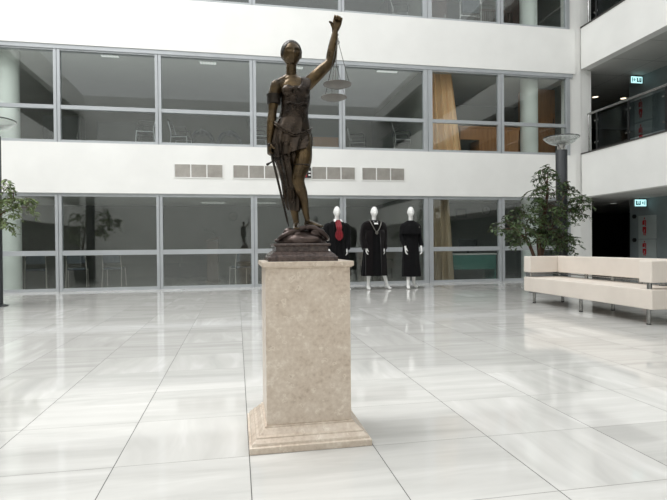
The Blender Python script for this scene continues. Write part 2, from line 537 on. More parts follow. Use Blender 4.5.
# windows: one frame and its two panes per bay
edges = [(-8.37, .07), (-6.17, .07), (-3.97, .07), (-1.775, .07), (.42, .075), (2.622, .075), (4.884, .122), (6.93, .082), (8.97, .11)]
def window(n, i, z0, z1, zt0, zt1):
    (xa, wa), (xb, wb) = edges[i], edges[i + 1]
    y0, y1 = D + 0.035, D + 0.14
    top = 0.02
    g = 0.006
    fr = MB()
    fr.bx(xa + g, xa + wa, y0, y1, z0, z1).bx(xb - wb, xb - g, y0, y1, z0, z1)
    fr.bx(xa + wa, xb - wb, y0 + .012, y1, z0, z0 + 0.065).bx(xa + wa, xb - wb, y0 + .012, y1, z1 - 0.035, z1)
    fr.bx(xa + wa, xb - wb, y0 + .012, y1, zt0, zt1)
    if wa > .1:
        fr.bx(xa + .045, xa + .05, y0 - .004, y0, z0, z1)
    if wb > .115:
        fr.bx(xb - .05, xb - .045, y0 - .004, y0, z0, z1)
    w = struct('window_%d' % n, fr, M['alu'])
    MB().bx(xa + wa - .004, xb - wb + .004, y0 + .055, y0 + .063, zt1 - .004, z1 - .03).build('upper_pane', M['glass'], w)
    MB().bx(xa + wa - .004, xb - wb + .004, y0 + .055, y0 + .063, z0 + .06, zt0 + .004).build('lower_pane', M['glass'], w)
    MB().bx(xb - g, xb + g, y0 + .03, y1, z0, z1).build('mullion_gasket', M['alu_dark'], w)
n = 1
for i in range(8):
    window(n, i, 0.0, 2.20, .818, .93); n += 1
    window(n, i, 3.385, 5.505, 4.150, 4.237); n += 1
    window(n, i, 6.80, 9.0, 7.95, 8.04); n += 1

# ------------------------------------------------------------------ round columns behind the glass
for (cx, zz, what) in ((-5.20, 0, 'pale round column inside the ground floor window, left edge of the photo'), (-5.20, FL2, 'pale round column inside the first floor window above the left lamp'), (-5.20, FL3, None), (8.10, 0, 'pale round column inside the ground floor window, behind the leafy tree'), (8.10, FL2, 'pale round column in the office upstairs, left of the wooden wardrobe'), (8.10, FL3, None)):
    h = {0: 2.38, FL2: 2.22, FL3: 2.22}[zz]
    struct('trim_column', MB().lathe([(0.235, 0), (0.235, h)], (cx, 13.2, zz), 36), M['column'], smooth=True, auto=40)

# ------------------------------------------------------------------ pedestal
PX, PY = 0.345, 2.7345
ped = thing('pedestal', 'tall square beige fossil limestone pedestal carrying the bronze statue', 'pedestal', (PX, PY, 0))
MB().square([(.297, 0), (.297, .030), (.286, .033), (.283, .046), (.272, .055), (.262, .062), (.262, .068), (.250, .074), (.238, .086), (.229, .096), (.221, .099), (.221, .108), (.05, .108)]).build('base_moulding', M['limestone'], ped, bevel=.0015)
MB().square([(.2105, .108), (.2105, .872)]).build('shaft', M['limestone'], ped, bevel=.002)
MB().square([(.2115, .872), (.217, .876), (.228, .882), (.228, .903), (.226, .905)]).build('cap_slab', M['limestone'], ped, bevel=.0015)

# the pedestal is a little less deep than wide
for ch_ in ped.children:
    for v in ch_.data.vertices:
        v.co.y = v.co.y * .9 - .0297

# ------------------------------------------------------------------ anatomy helpers
def head_mb(c, H, rot=None, feature=1.0, n=52, m=44, wide=1.0):
    """A head looking along -Y: skull, brow, eye sockets, nose, lips, chin."""
    mb = MB(); rs = []
    for i in range(m + 1):
        a = -pi / 2 + pi * (i if 0 < i < m else (0.2 if i == 0 else m - 0.2)) / m
        ring = []
        for j in range(n):
            b = 2 * pi * j / n
            dx, dy, dz = cos(a) * cos(b), cos(a) * sin(b), sin(a)
            x, y, z = .375 * dx, .44 * dy, .5 * dz
            if dz < 0:
                k = (-dz) ** 1.3
                x *= 1 - .38 * k
                if dy > 0: y *= 1 - .45 * k
                else: y *= 1 - .12 * k
            if dy < 0:
                f = feature * max(0.0, -dy)
                g = lambda x0, z0, sx, sz: math.exp(-((x - x0) / sx) ** 2 - ((z - z0) / sz) ** 2)
                y += .05 * f * (g(.15, .015, .085, .05) + g(-.15, .015, .085, .05))
                y -= .018 * f * (g(.15, .005, .05, .025) + g(-.15, .005, .05, .025))
                y -= .10 * f * g(0, -.12, .045, .045) + .055 * f * g(0, -.02, .035, .09)
                y -= .02 * f * (g(.14, .085, .12, .03) + g(-.14, .085, .12, .03))
                y -= .035 * f * (g(0, -.245, .09, .022) + g(0, -.295, .075, .022))
                y += .025 * f * g(0, -.27, .1, .008)
                y -= .045 * f * g(0, -.42, .09, .07)
            ring.append(Vector((x * wide, y, z)) * H)
        rs.append(ring)
    R = rot or Matrix.Identity(3)
    rs = [[R @ p + Vector(c) for p in r] for r in rs]
    mb.rings(rs)
    for s in (-1, 1):
        e = R @ Vector((s * .375 * wide * H, .02 * H, -.02 * H)) + Vector(c)
        mb.ball(e, (.035 * H, .06 * H, .1 * H), 10, 8)
    return mb

def hand_into(mb, w, d, nrm, thumb, S=1.0, curl=(20, 25, 20), spread=4.0, tcurl=25):
    """Palm, five unequal bent fingers; d points to the fingers, nrm out of the palm, thumb to the thumb side."""
    w = Vector(w); d = Vector(d).normalized()
    nrm = Vector(nrm); nrm = (nrm - d * nrm.dot(d)).normalized()
    s = d.cross(nrm).normalized()
    if s.dot(Vector(thumb)) < 0: s = -s
    mb.tube([w - d * .01 * S, w + d * .03 * S, w + d * .07 * S, w + d * .098 * S], [(.026 * S, .02 * S), (.036 * S, .018 * S), (.042 * S, .016 * S), (.04 * S, .012 * S)], n=14, ref=s, smooth=2)
    for q, (o, L) in enumerate(((.031, .074), (.010, .084), (-.011, .078), (-.031, .060))):
        p = w + (d * .096 + s * o) * S
        ang = 0.0
        fan = RAD(spread) * (o / .03)
        pts = [p - d * .02 * S, p]
        for sg, fr in zip(curl, (.45, .31, .24)):
            ang += RAD(sg)
            dd = (d * cos(ang) + nrm * sin(ang))
            dd = (dd * cos(fan) + s * sin(fan)).normalized()
            p = p + dd * L * fr * S
            pts.append(p)
        mb.tube(pts, [.0098 * S, .0095 * S, .0090 * S, .0082 * S, .0068 * S], n=10, ref=s, smooth=2)
    p = w + (d * .025 + s * .026 + nrm * .008) * S
    pts = [p, p + (d * .028 + s * .024 + nrm * .008) * S]
    t2 = (d * cos(RAD(tcurl)) + nrm * sin(RAD(tcurl)) + s * .25).normalized()
    pts.append(pts[-1] + t2 * .032 * S)
    pts.append(pts[-1] + (t2 + nrm * .25).normalized() * .024 * S)
    mb.tube(pts, [.014 * S, .0125 * S, .0105 * S, .0082 * S], n=10, ref=s, smooth=2)

def ell_ring(cx, cy, z, rx, ry, amp=0.0, nf=9, ph=0.0, n=72, sharp=1.0, tilt=0.0):
    out = []
    for j in range(n):
        a = 2 * pi * j / n
        w = sin(nf * a + ph) + .35 * sin((nf * 2 + 1) * a + ph * 1.7)
        k = 1 + amp * w
        out.append((cx + rx * k * cos(a), cy + ry * k * sin(a), z + tilt * cos(a)))
    return out

def lerp_rings(keys, steps):
    """keys: dict-like tuples (cx, cy, z, rx, ry, amp, nf, ph, tilt); smooth interpolation over z."""
    rs = []
    for i in range(len(keys) - 1):
        a, b = keys[i], keys[i + 1]
        for s in range(steps):
            t = s / steps
            t2 = t
            v = [a[q] + (b[q] - a[q]) * t2 for q in range(len(a))]
            rs.append(ell_ring(v[0], v[1], v[2], v[3], v[4], v[5], int(round(a[6])), v[7], tilt=v[8] if len(v) > 8 else 0))
    v = keys[-1]
    rs.append(ell_ring(v[0], v[1], v[2], v[3], v[4], v[5], int(round(v[6])), v[7], tilt=v[8] if len(v) > 8 else 0))
    return rs

# ------------------------------------------------------------------ the bronze statue
st = thing('statue', 'dark bronze robed woman raising scales and lowering a sword, on the pedestal', 'statue', (PX - .003, PY - .022, 0.905))
base = MB().square([(.175, 0), (.175, .022), (.166, .026), (.163, .033), (.155, .039), (.147, .046), (.142, .049), (.133, .051), (.133, .074), (.143, .078), (.1455, .084), (.143, .090), (.05, .092)], (-.017, 0, 0)).build('stepped_base', M['granite'], st, bevel=.0015)
mb = MB()
mb.ball((-.005, 0, .095), (.134, .13, .070), 28, 16).ball((-.07, -.03, .115), (.06, .07, .04)).ball((.06, .02, .12), (.075, .08, .052)).ball((-.03, -.03, .13), (.05, .06, .032)).ball((.055, -.02, .150), (.05, .06, .030)).ball((.015, -.085, .105), (.075, .05, .032), 20, 12).ball((-.078, -.064, .145), (.032, .03, .028)).ball((-.036, -.04, .138), (.045, .055, .030)).ball((.068, -.045, .148), (.045, .05, .028))
mb.build('rock_mound', M['bronze_base'], st, remesh=.005, relax=3)
MB().tube([(-.132, -.03, .104), (-.122, -.075, .118), (-.085, -.085, .140), (-.035, -.075, .158), (.015, -.07, .172), (.055, -.075, .168), (.090, -.082, .146), (.120, -.065, .120), (.130, -.015, .112), (.11, .04, .125)], [.008, .0125, .014, .0145, .0145, .0145, .014, .0125, .010, .006], n=12, smooth=5).ball((-.134, -.02, .106), (.016, .015, .010)).build('snake', M['bronze_base'], st, smooth=True)

body = MB()
body.tube([(-.045, 0, .585), (-.046, .002, .65), (-.044, .004, .71), (-.038, .0, .765), (-.034, -.002, .80), (-.030, -.004, .85), (-.032, -.003, .895), (-.042, 0, .93), (-.05, .004, .95)],
          [(.075, .055), (.086, .062), (.084, .06), (.072, .052), (.069, .05), (.073, .055), (.077, .055), (.074, .043), (.048, .036)], n=22, smooth=3)
body.ball((-.075, -.043, .882), (.030, .026, .028)).ball((.006, -.043, .886), (.030, .026, .028))
body.tube([(-.05, .006, .94), (-.051, .002, .97), (-.051, -.004, 1.01), (-.05, .0, 1.05)], [.034, .029, .028, .029], n=14, smooth=3)
body.tube([(-.07, .004, .93), (-.128, .002, .918)], [.030, .032], n=14)
body.tube([(-.05, .006, .972), (-.085, .006, .952), (-.125, .004, .926)], [.026, .024, .026], n=12)
body.tube([(-.05, .006, .972), (-.02, .006, .955), (.02, .002, .938)], [.026, .024, .026], n=12)
body.tube([(-.03, .004, .93), (.025, -.002, .928)], [.027, .033], n=14)
def limb(pts, rad, **kw):
    body.tube(pts, [(q[0] * 1.08, q[1] * 1.08) if isinstance(q, tuple) else q * 1.12 for q in rad], **kw)
# lowered arm
limb([(-.128, .0, .918), (-.142, -.002, .862), (-.149, -.004, .80), (-.152, -.006, .775), (-.159, -.014, .72), (-.166, -.022, .66), (-.171, -.028, .618)], [.030, .0285, .022, .0205, .0215, .0165, .0125], n=14, smooth=3)
hand_into(body, (-.172, -.028, .612), (-.02, -.10, -1), (.9, .25, -.1), (0, -1, 0), .54, (64, 80, 60), 1, 62)
# raised arm
limb([(.022, -.002, .925), (.065, -.012, .962), (.110, -.022, 1.005), (.150, -.03, 1.044), (.161, -.032, 1.09), (.170, -.034, 1.145), (.180, -.036, 1.205)], [.034, .030, .0275, .0235, .0245, .0205, .0135], n=14, smooth=3)
hand_into(body, (.180, -.036, 1.212), (.26, 0, 1), (-.1, -1, .1), (-1, 0, .1), .60, (48, 84, 62), 1, 112)
# standing leg under the drapery
limb([(-.085, .0, .63), (-.082, -.006, .54), (-.07, -.012, .44), (-.062, .004, .37), (-.046, .008, .29), (-.032, .012, .215), (-.030, .012, .195)], [.05, .046, .031, .029, .023, .0155, .016], n=16, smooth=3)
limb([(-.030, .018, .186), (-.033, -.02, .182), (-.037, -.062, .170), (-.039, -.085, .165)], [(.015, .015), (.0175, .014), (.02, .010), (.017, .007)], n=12, smooth=3, ref=(1, 0, 0))
# bent bare leg
limb([(-.005, -.002, .64), (.0, -.026, .555), (-.006, -.044, .50), (-.026, -.062, .435), (-.024, -.052, .398), (-.006, -.026, .352), (.010, -.004, .30), (.021, .006, .25), (.028, .008, .218), (.029, .008, .2)], [.054, .0475, .0425, .0315, .030, .0285, .022, .016, .0135, .0145], n=16, smooth=3)
limb([(.026, .014, .196), (.046, -.022, .194), (.072, -.055, .184), (.092, -.074, .178)], [(.015, .015), (.0175, .014), (.0195, .010), (.016, .007)], n=12, smooth=3, ref=(.8, .6, 0))
hr = Matrix.Rotation(RAD(6), 3, 'Z') @ Matrix.Rotation(RAD(-4), 3, 'X')
hm = head_mb((-.0495, -.004, 1.085), .140, hr, 1.0)
body.add(hm.v, hm.f)
body.build('body', M['bronze_skin'], st, remesh=.0026, relax=2)

def hair_mb(c, H, rot):
    mb = MB(); rs = []
    n, m = 96, 40
    for i in range(m + 1):
        a = -pi / 2 + pi * (i if 0 < i < m else (0.2 if i == 0 else m - 0.2)) / m
        ring = []
        for j in range(n):
            b = 2 * pi * j / n
            dx, dy, dz = cos(a) * cos(b), cos(a) * sin(b), sin(a)
            x, y, z = .445 * dx, .50 * dy + .02, .53 * dz + .015
            if dz < -.25:
                k = min(1, (-dz - .25) / .75)
                x *= 1 - .30 * k; z *= 1 - .12 * k
            f = 1 + .012 * sin(22 * b + 3 * dz) + .008 * sin(41 * b)
            x *= f; y *= f
            if dy < -.15:
                edge = (dx / .80) ** 2 + ((dz + .24) / .80) ** 2
                if edge < 1:
                    q = min(1, (1 - edge) * 3)
                    x *= 1 - .3 * q; y *= 1 - .40 * q; z *= 1 - .2 * q
            ring.append(rot @ (Vector((x, y, z)) * H) + Vector(c))
        rs.append(ring)
    return mb.rings(rs)
hmb = hair_mb((-.0495, -.002, 1.092), .125, hr)
hmb.ball((-.05, .062, 1.08), (.024, .022, .026))
hmb.build('hair', M['bronze_hair'], st, smooth=True)

# bodice with one strap, moulded over the torso
bod = MB()
bod.tube([(-.046, .002, .66), (-.044, .004, .71), (-.038, .0, .765), (-.034, -.002, .80), (-.030, -.004, .85), (-.031, -.003, .895)],
         [(.090, .066), (.087, .063), (.076, .056), (.073, .053), (.077, .058), (.080, .058)], n=28, smooth=4, round_caps=False)
bod.ball((-.073, -.043, .880), (.035, .030, .034)).ball((.009, -.043, .885), (.035, .030, .035)).ball((-.032, -.045, .893), (.035, .02, .018))
for s, x0 in ((1, .005), (1, .028)):
    bod.tube([(-.01 + (x0 - .005) * .8, -.064, .885), (x0 + .002, -.056, .915), (x0 + .008, -.030, .953), (x0 + .012, .006, .963), (x0 + .01, .04, .93), (x0 - .01, .055, .88)], [(.016, .008)] * 6, n=10, smooth=4)
bod.build('bodice', M['bronze_dress'], st, remesh=.0028, relax=2)
orn = MB()
orn.tube([(-.034, -.068, .90), (-.033, -.072, .87), (-.033, -.066, .845)], .004, n=8, smooth=3)
orn.ball((-.033, -.063, .838), (.008, .006, .008))
for i in range(30):
    t = i / 29
    x = -.085 + .11 * t
    orn.ball((x, -.057 - .012 * sin(pi * t), .812 + .006 * sin(9 * t)), (.0045, .005, .006), 8, 6)
for q in range(3):
    for w in range(-2 + q // 2, 3 - q // 2):
        x0 = -.036 + w * .026 + (.013 if q == 1 else 0); z0 = .795 - q * .022
        if abs(x0 + .036) > .05: continue
        yb = -.0525 * math.sqrt(max(.1, 1 - ((x0 + .036) / .085) ** 2)) - .002
        orn.tube([(x0 + (.004 + .006 * k / 9) * cos(.7 * k + w), yb, z0 + (.004 + .006 * k / 9) * sin(.7 * k + w)) for k in range(10)], .0026, n=6)
orn.build('bodice_ornament', M['bronze_dress'], st, smooth=True)
MB().lathe([(.033, -.023), (.036, -.021), (.036, .018), (.0385, .022), (.0385, .028), (.031, .028), (.031, -.023)], (-.1435, -.003, .842), 28).build('arm_band', M['bronze_hair'], st, smooth=True, auto=40)

# skirt: full over both hips, a long fall down the standing leg
up = lerp_rings([(-.040, .0, .745, .082, .060, .0, 11, 0, 0), (-.048, .0, .70, .096, .070, .025, 11, .9, 0), (-.054, -.003, .65, .106, .076, .05, 11, 2.4, .006), (-.056, -.010, .60, .106, .079, .07, 11, 4.0, .020), (-.054, -.014, .560, .101, .083, .075, 11, 5.2, .036)], 8)
inner = [[(-.054 + (x + .054) * .88, -.014 + (y + .014) * .88, z + .006) for x, y, z in up[-1]]]
MB().rings(up + inner).build('upper_skirt', M['bronze_cloth'], st, smooth=True, auto=70)
fall = lerp_rings([(-.090, .0, .68, .060, .066, .05, 9, 0, 0), (-.097, -.006, .61, .065, .076, .09, 9, .5, 0), (-.086, -.010, .535, .054, .072, .11, 9, 1.3, .006), (-.070, -.006, .46, .044, .060, .10, 9, 2.0, .004), (-.058, -.002, .375, .039, .049, .09, 9, 1.7, 0), (-.052, .002, .31, .041, .048, .09, 9, 2.1, -.004), (-.049, .006, .275, .036, .044, .10, 9, 2.4, -.008), (-.047, .006, .262, .030, .038, .08, 9, 2.5, -.006)], 8)
inner = [[(-.047 + (x + .047) * .8, .006 + (y - .006) * .8, z + .012) for x, y, z in fall[-1]]]
MB().rings(fall + inner).build('long_drape', M['bronze_cloth'], st, smooth=True, auto=70)
# a back panel of the skirt
bk = lerp_rings([(-.05, .03, .66, .085, .045, .04, 13, 0), (-.055, .035, .55, .078, .04, .06, 13, .5), (-.057, .035, .42, .046, .03, .09, 13, 1.1), (-.05, .035, .31, .04, .025, .1, 13, 1.6)], 8)
MB().rings(bk).build('back_drape', M['bronze_cloth'], st, smooth=True, auto=70)
sash = MB()
pth = []
for i in range(41):
    a = 2 * pi * i / 40
    x = -.049 + .102 * cos(a)
    y = -.004 + .078 * sin(a)
    z = .705 - .052 * max(0, -sin(a)) ** 1.5 + .030 * (-cos(a)) * (1 if cos(a) < 0 else .1)
    pth.append((x, y, z))
sash.tube(pth, .006, n=10)
pth2 = [(p[0] * 1.0 - .001, p[1] * 1.02, p[2] - .012) for p in pth]
sash.tube(pth2, .0045, n=10)
sash.build('sash', M['bronze_cloth'], st, smooth=True)
MB().lathe([(.0480, -.003), (.0495, -.001), (.0480, .003)], (-.007, -.046, .495), 28).build('leg_band', M['bronze_cloth'], st, smooth=True)
# sword
sw = MB()
tip, top = Vector((-.078, -.066, .175)), Vector((-.160, -.046, .545))
ax = (tip - top).normalized()
side = Vector((1, 0, .25)); side = (side - ax * side.dot(ax)).normalized()
sw.tube([top + ax * .03, top + ax * .2, tip - ax * .03, tip], [(.0065, .003), (.0060, .003), (.005, .0028), (.001, .001)], n=8, ref=side)
sword = sw.build('sword', M['bronze_hair'], st)
MB().tube([top - ax * .052, top + ax * .03], .006, n=10).ball(top - ax * .056, .009).build('sword_grip', M['bronze_hair'], sword, smooth=True)
g0 = top + ax * .03
gd = Vector((.86, -.2, .5)).normalized()
MB().tube([g0 - gd * .034, g0 - gd * .02, g0 + gd * .02, g0 + gd * .034], [.0075, .0045, .0045, .0075], n=10).build('cross_guard', M['bronze_hair'], sword, smooth=True)
# balance scales hanging from the raised fist; the beam runs away from the camera
hook = Vector((.192, -.036, 1.205))
sc = MB()
for i in range(4):
    zc = hook.z - .011 * i
    pts = [(hook.x + (.0045 * cos(2 * pi * k / 12) if i % 2 else 0), hook.y + (0 if i % 2 else .0045 * cos(2 * pi * k / 12)), zc - .002 + .007 * sin(2 * pi * k / 12)) for k in range(13)]
    sc.tube(pts, .0018, n=6, round_caps=False)
pts = [(.193 + .0095 * cos(2 * pi * k / 20), -.036, 1.152 + .0095 * sin(2 * pi * k / 20)) for k in range(21)]
sc.tube(pts, .0022, n=6, round_caps=False)
scales = sc.build('balance_scales', M['bronze_dull'], st, smooth=True)
A1, A2 = Vector((.176, -.125, 1.128)), Vector((.201, .105, 1.128))
MB().tube([A1, A1.lerp(A2, .2) + Vector((0, 0, .010)), A1.lerp(A2, .42) + Vector((0, 0, .014)), A1.lerp(A2, .8) + Vector((0, 0, .010)), A2], [.003, .0045, .006, .0045, .003], n=10, smooth=4).build('scale_beam', M['bronze_dull'], scales, smooth=True)
for P in (A1, A2):
    cx, cy = P.x - .004, P.y
    z0 = .895
    MB().lathe([(.0, z0 - .014), (.02, z0 - .0125), (.045, z0 - .007), (.062, z0), (.070, z0 + .004), (.0725, z0 + .0045), (.0725, z0 + .008), (.068, z0 + .008), (.045, z0 - .001), (.02, z0 - .007), (.0, z0 - .008)], (cx, cy, 0), 36).build('scale_pan', M['bronze_dull'], scales, smooth=True)
    for a in (10, 130, 250):
        p1 = (cx + .070 * cos(RAD(a)), cy + .070 * sin(RAD(a)), z0 + .007)
        MB().tube([P, p1], .0015, n=6).build('pan_chain', M['bronze_dull'], scales, smooth=True)

# ------------------------------------------------------------------ mannequins
def mannequin(loc, rz, label, style):
    t = thing('mannequin', label, 'mannequin', loc, rz, 'mannequins in robes before the facade')
    b = MB()
    wide = 1.0 if style != 'cape' else .88
    b.tube([(0, 0, .92), (0, 0, 1.0), (0, 0, 1.12), (0, -.005, 1.28), (0, 0, 1.40), (0, .005, 1.47)], [(.16 * wide, .105), (.165 * wide, .11), (.13 * wide, .09), (.16 * wide, .11), (.165 * wide, .095), (.08, .06)], n=20, smooth=3)
    b.tube([(0, .01, 1.45), (0, .0, 1.53), (0, -.005, 1.62)], [.055, .048, .050], n=16, smooth=3)
    H = .255
    hm = head_mb((0, -.015, 1.722), H, None, 1.1, wide=.80)
    b.add(hm.v, hm.f)
    if style == 'cape':
        legs = [(-.055, -.085, -.07, 0), (.07, .13, .20, 0.6)]
        arms = [(-.20, -.155), (.20, .215)]
    else:
        legs = [(-.12, -.140, 0, 0), (.17, .295, 0.0, 0)] if style == 'chain' else [(-.14, -.21, 0, 0), (.15, .215, 0.0, 0)]
        arms = [(-.24, -.225), (.22, .19)]
    for (xk, xf, yf, lift) in legs:
        z0 = .075 if not lift else .11
        b.tube([(xk * .75, 0, .92), (xk * .95, -.005, .70), (xk, 0, .50), (xf * .5 + xk * .5, yf * .5 + .02, .34), (xf, yf + .02, .13), (xf, yf + .02, z0)], [.085, .072, .052, .050, .034, .034], n=16, smooth=3)
        dx = .03 if xf > 0 else -.03
        if lift:
            b.tube([(xf, yf + .045, z0), (xf + dx * .3, yf - .03, .072), (xf + dx * .8, yf - .10, .032), (xf + dx, yf - .15, .022)], [(.03, .034), (.034, .03), (.038, .02), (.026, .014)], n=12, smooth=3)
        else:
            b.tube([(xf, yf + .05, .05), (xf + dx * .3, yf - .02, .052), (xf + dx * .8, yf - .09, .032), (xf + dx, yf - .15, .024)], [(.032, .04), (.035, .036), (.04, .024), (.028, .016)], n=12, smooth=3)
            b.tube([(xf, yf + .065, .06), (xf, yf + .07, .008)], [.022, .012], n=10)
    for (xe, xh) in arms:
        s = 1 if xe > 0 else -1
        b.tube([(s * .12, 0, 1.42), (s * .185 * wide, 0, 1.40), (xe, .01, 1.17), (xh + s * .01, -.06, 1.0), (xh, -.085, .945)], [.045, .05, .042, .034, .026], n=14, smooth=3)
        hand_into(b, (xh, -.09, .935), (0, -.22, -1), (-s, -.1, 0), (0, -1, .1), 1.0, (14, 20, 14), 3, 18)
    b.build('body', M['mannequin'], t, remesh=.0062, relax=2)
    # robe
    if style == 'cape':
        keys = [(0, .005, 1.51, .08, .07, 0, 9, 0), (0, .003, 1.48, .14, .10, .0, 9, 0), (0, 0, 1.40, .185, .125, .0, 9, 0), (0, 0, 1.25, .175, .125, .005, 9, .2), (0, 0, 1.08, .165, .115, .01, 9, .4), (0, 0, .92, .185, .13, .012, 9, .6), (0, .0, .65, .20, .145, .025, 9, .9), (.01, .0, .40, .215, .16, .035, 9, 1.2), (.012, .0, .275, .22, .165, .04, 9, 1.4)]
    else:
        keys = [(0, .01, 1.535, .07, .065, 0, 11, 0), (0, .008, 1.505, .15, .10, .0, 11, 0), (0, .005, 1.45, .235, .13, .0, 11, 0), (0, 0, 1.28, .235, .145, .008, 11, .2), (0, 0, 1.05, .235, .15, .02, 11, .5), (0, 0, .80, .255, .165, .03, 11, .8), (0, .0, .55, .28, .185, .04, 11, 1.1), (0, .0, .31, .30, .20, .045, 11, 1.4)]
    rs = lerp_rings(keys, 6)
    last = rs[-1]
    cx = sum(p[0] for p in last) / len(last)
    rs.append([(cx + (p[0] - cx) * .93, p[1] * .93, p[2] + .01) for p in last])
    robe = MB().rings(rs)
    robe.build('robe', M['gown'], t, smooth=True, auto=75)
    for (xe, xh) in arms:
        s = 1 if xe > 0 else -1
        sl = MB()
        if style == 'cape':
            sl.tube([(s * .155, .005, 1.42), (s * .185, .005, 1.38), (xe, .01, 1.16), (xh + s * .012, -.055, 1.0), (xh + s * .004, -.078, .955)], [(.06, .07), (.062, .072), (.058, .068), (.05, .058), (.044, .05)], n=20, smooth=5, round_caps=False)
            sl.build('sleeve', M['gown'], t, smooth=True, auto=75)
        else:
            sl.tube([(s * .17, .008, 1.44), (s * .235, .008, 1.385), (xe * 1.06, .01, 1.16), (xh * 1.10, -.05, 1.0), (xh * 1.08, -.078, .905)], [(.055, .07), (.068, .09), (.080, .102), (.080, .10), (.068, .085)], n=24, smooth=5, round_caps=False)
            sl.build('sleeve', M['velvet'] if style == 'chain' else M['gown'], t, smooth=True, auto=75)
    if style == 'cape':
        rs = lerp_rings([(0, .005, 1.53, .085, .07, 0, 9, 0), (0, .003, 1.495, .15, .105, 0, 9, 0), (0, .002, 1.42, .215, .14, .01, 9, 0), (0, 0, 1.31, .245, .16, .02, 9, .3), (0, 0, 1.235, .255, .17, .03, 9, .6)], 5)
        rs.append([(p[0] * .95, p[1] * .95, p[2] + .006) for p in rs[-1]])
        MB().rings(rs).build('capelet', M['gown'], t, smooth=True, auto=75)
        MB().lathe([(.088, -.008), (.094, 0), (.088, .008), (.08, 0)], (0, .004, 1.530), 30, closed=True).build('neck_trim', M['gown'], t, smooth=True)
        MB().box((.165, -.128, 1.385), (.022, .006, .034)).build('badge', M['silver'], t, bevel=.002)
    elif style == 'chain':
        v = MB()
        for s in (-1, 1):
            rows = []
            for i in range(15):
                f = i / 14
                z = 1.475 - 1.15 * f
                yy = -.085 - .075 * min(1, f * 5) - .045 * f
                x0 = s * (.065 + .03 * min(1, f * 3) + .005 * f); x1 = s * (.13 + .09 * min(1, f * 6) + .03 * f)
                yo = yy + .085 * (1 - .25 * f) * (.6 + .4 * min(1, f * 4))
                rows.append([(x0, yy - .006, z), (x1, yo - .012, z), (x1, yo + .03, z), (x0, yy + .03, z)])
            v.rings(rows)
        # velvet yoke over the shoulders
        rs = lerp_rings([(0, .012, 1.55, .075, .066, 0, 9, 0), (0, .01, 1.535, .16, .11, 0, 9, 0), (0, .008, 1.49, .265, .14, .0, 9, 0), (0, .006, 1.42, .300, .15, .01, 9, .3), (0, .006, 1.33, .295, .148, .01, 9, .3)], 4)
        v.rings(rs)
        v.build('velvet_facing', M['velvet'], t, smooth=True, auto=60)
        MB().rings([[(-.05, -.105, 1.525), (.05, -.105, 1.525), (.05, -.06, 1.525), (-.05, -.06, 1.525)], [(-.042, -.156, 1.45), (.042, -.156, 1.45), (.042, -.10, 1.45), (-.042, -.10, 1.45)]]).build('shirt_front', M['shirt'], t)
        c = MB()
        pth = [(-.075, .045, 1.56), (-.12, -.02, 1.555), (-.125, -.12, 1.51), (-.085, -.172, 1.405), (-.035, -.176, 1.315), (0, -.178, 1.285), (.035, -.176, 1.315), (.085, -.172, 1.405), (.125, -.12, 1.51), (.12, -.02, 1.555), (.075, .045, 1.56), (0, .075, 1.57), (-.075, .045, 1.56)]
        c.tube(pth, [(.009, .005)] * len(pth), n=8, smooth=4, round_caps=False)
        chn = c.build('chain', M['silver'], t, smooth=True)
        MB().cyl((0, -.178, 1.262), (0, -.190, 1.262), .036, 24).build('medal', M['silver'], chn)
    else:
        MB().rings([[(-.06, -.085, 1.495), (.06, -.085, 1.495), (.06, -.04, 1.495), (-.06, -.04, 1.495)], [(-.05, -.14, 1.42), (.05, -.14, 1.42), (.05, -.1, 1.42), (-.05, -.1, 1.42)]]).build('shirt_front', M['shirt'], t)
        for s in (-1, 1):
            MB().add([(s * .035, -.08, 1.57), (s * .085, -.05, 1.57), (s * .10, -.135, 1.505), (s * .055, -.135, 1.52), (s * .035, -.07, 1.565), (s * .085, -.04, 1.565), (s * .10, -.125, 1.50), (s * .055, -.125, 1.515)], [(0, 1, 2, 3), (7, 6, 5, 4), (0, 4, 5, 1), (1, 5, 6, 2), (2, 6, 7, 3), (3, 7, 4, 0)]).build('collar_tip', M['shirt'], t)
        rs = []
        for i in range(25):
            f = i / 24
            z = 1.55 - .44 * f
            w = .066 + .004 * f - .012 * math.exp(-((f - .50) / .08) ** 2) + .020 * max(0, sin(pi * min(1, max(0, (f - .55) / .45)))) - .058 * max(0, (f - .82) / .18) ** 1.3
            yy = -.075 - .115 * min(1, f * 2.8) - .012 * sin(pi * f)
            rs.append([(w * (q / 5 - 1) , yy - .010 * cos(q * 2.1 + f * 2), z - .02 * abs(q / 5 - 1) * (f > .8)) for q in range(11)] + [(w * (1 - q / 5), yy + .02, z) for q in range(11)])
        MB().rings(rs).build('jabot', M['red'], t, smooth=True, auto=50)
        op = MB()
        for s in (-1, 1):
            op.tube([(s * .085, -.10, 1.47), (s * .10, -.16, 1.35), (s * .095, -.165, 1.1), (s * .10, -.185, .8), (s * .11, -.205, .5), (s * .115, -.215, .33)], [(.02, .008)] * 6, n=8, smooth=3)
        op.build('robe_facing', M['gown'], t, smooth=True)
    return t

mannequin((2.17, 11.12, 0), RAD(4), 'white mannequin in black gown with bright red jabot, nearest the pedestal', 'jabot')
mannequin((3.02, 11.14, 0), RAD(4), 'white mannequin in black gown with velvet facing and silver chain, middle one', 'chain')
mannequin((3.87, 11.12, 0), RAD(-2), 'white mannequin in black dress with short cape, no collar or chain', 'cape')

